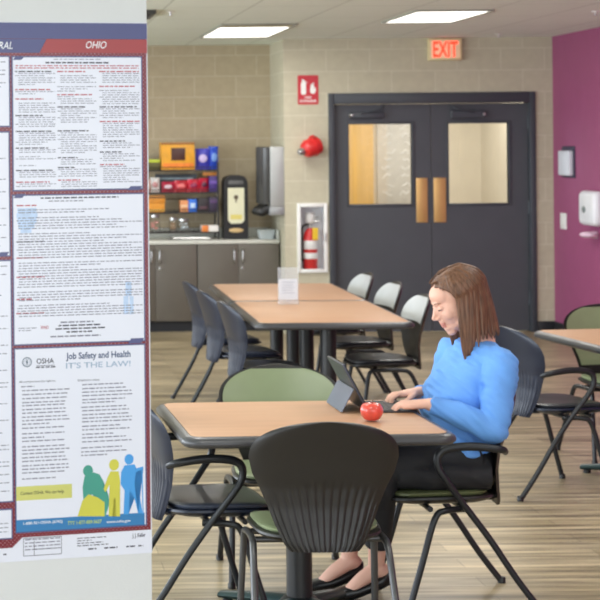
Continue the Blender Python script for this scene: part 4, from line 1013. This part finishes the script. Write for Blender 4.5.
# shoes: low black flats, heels lifted
def lift(x): return max(0, (x+.13))*.36
for A in (ANn, ANf):
    bm = B()
    secs = []
    for x, w, zt in ((.056, .018, .058), (.048, .029, .062), (.02, .036, .050), (-.03, .037, .040), (-.075, .041, .042), (-.105, .043, .052), (-.14, .041, .052), (-.175, .031, .040), (-.200, .014, .020)):
        secs.append((W((A.x+x, A.y, (zt+.004)/2+lift(x))), (0, w, 0), (0, 0, (zt-.004)/2)))
    loft(bm, secs, 24, 2.8)
    sh = obj('shoe', bm, M_shoe, wo, smooth=60)
    bm = B(); loft(bm, [(W((A.x+x, A.y, .004+lift(x))), (0, w, 0), (0, 0, .004)) for x, w in ((.05, .018), (.02, .033), (-.03, .034), (-.08, .037), (-.12, .038), (-.15, .036), (-.198, .012))], 20, 3); obj('sole', bm, M_black, sh)
# hair ---------------------------------------------------------------
bm = B(); n0 = 0
t = bmesh.new(); bmesh.ops.create_uvsphere(t, u_segments=48, v_segments=30, radius=1)
def hairline(l, u):
    if u > .088: return .060
    if u > .03: return lerp(.004, .074, (u-.03)/.058)-.1*max(0, abs(l)-.05)
    return lerp(-.03, .004, min(1, max(0, (u+.06)/.09)))
rm = []
for v in t.verts:
    f, l, u = -.016+v.co.x*.104, v.co.y*.086, .036+v.co.z*.084
    v.co = hp(f, l, u)
    if f > hairline(l, u): rm.append(v)
bmesh.ops.delete(t, geom=rm, context='VERTS')
g = bmesh.ops.solidify(t, geom=t.faces[:], thickness=.006)
merge(bm, t)
def surf(az, el, k=1.0):
    """point on the cranium; az from forward towards the ear (degrees), el elevation"""
    a, e = math.radians(az), math.radians(el)
    return V((-.016+.108*k*math.cos(a)*math.cos(e), .090*k*math.sin(a)*math.cos(e), .036+.088*k*math.sin(e)))
def lock(s, az, part_f, endw, r, k=1.0, el2=-12, drop=.0):
    p0 = V((part_f, .012*s, .036+.086*math.sqrt(max(.05, 1-((part_f+.016)/.108)**2))))
    pts = [hp(p0.x, p0.y+.002*s, p0.z)]
    for el in (58, 28, 4, el2):
        q = surf(lerp(az*.92, az, (60-el)/70), el, k); pts.append(hp(q.x, q.y*s, q.z))
    last = pts[-1]; e = W(endw)
    pts.append(last.lerp(e, .45)+V((0, -.004*s, 0))); pts.append(last.lerp(e, .8)); pts.append(e)
    m = len(pts)
    tube(bm, pts, [r*.5, r*.9, r, r, r, r*.95, r*.75, r*.2], 8, 4, r2=[r*.25, r*.38, r*.42, r*.45, r*.5, r*.5, r*.4, r*.1], up=tuple(Ld*s*.9+Ud*.1))
for s in (1, -1):
    yb = 7.155-s*.0
    for k in range(36):
        t_ = k/35
        az = lerp(74, 176, t_)+random.uniform(-3, 3)
        pf = lerp(.056, -.07, t_)
        # ends: in front of the shoulder, then over it, then down the back
        ex = resampf([(0, 1.735), (.25, 1.757), (.5, 1.80), (.8, 1.862), (1, 1.885)], t_)+random.uniform(-.006, .006)
        ey = 7.155-s*resampf([(0, .082), (.25, .092), (.5, .088), (.8, .055), (1, .012)], t_)
        ez = resampf([(0, .942), (.25, .982), (.5, 1.018), (.8, 1.04), (1, 1.04)], t_)+random.uniform(-.022, .010)
        lock(s, az, pf, (ex, ey, ez), random.uniform(.008, .0135), random.uniform(.99, 1.05))
    # front sweep from the parting to the temple
    for k in range(5):
        az = 40+k*7
        q0 = hp(.066-.008*k, .010*s, .104+.004*k)
        pts = [q0]
        for (a_, e_) in ((az-4, 50), (az+12, 33), (az+30, 12), (az+36, -10)):
            q = surf(a_, e_, 1.0); pts.append(hp(q.x, q.y*s, q.z))
        e = W((1.742+.004*k, 7.155-s*.085, .965)); pts += [pts[-1].lerp(e, .5), e]
        tube(bm, pts, [.004, .008, .011, .013, .013, .011, .003], 8, 4, r2=[.002, .003, .004, .005, .006, .005, .002], up=tuple(Ld*s))
lab(obj('hair', bm, M_hair, wo, smooth=180), 'long straight brown hair falling over the shoulder')
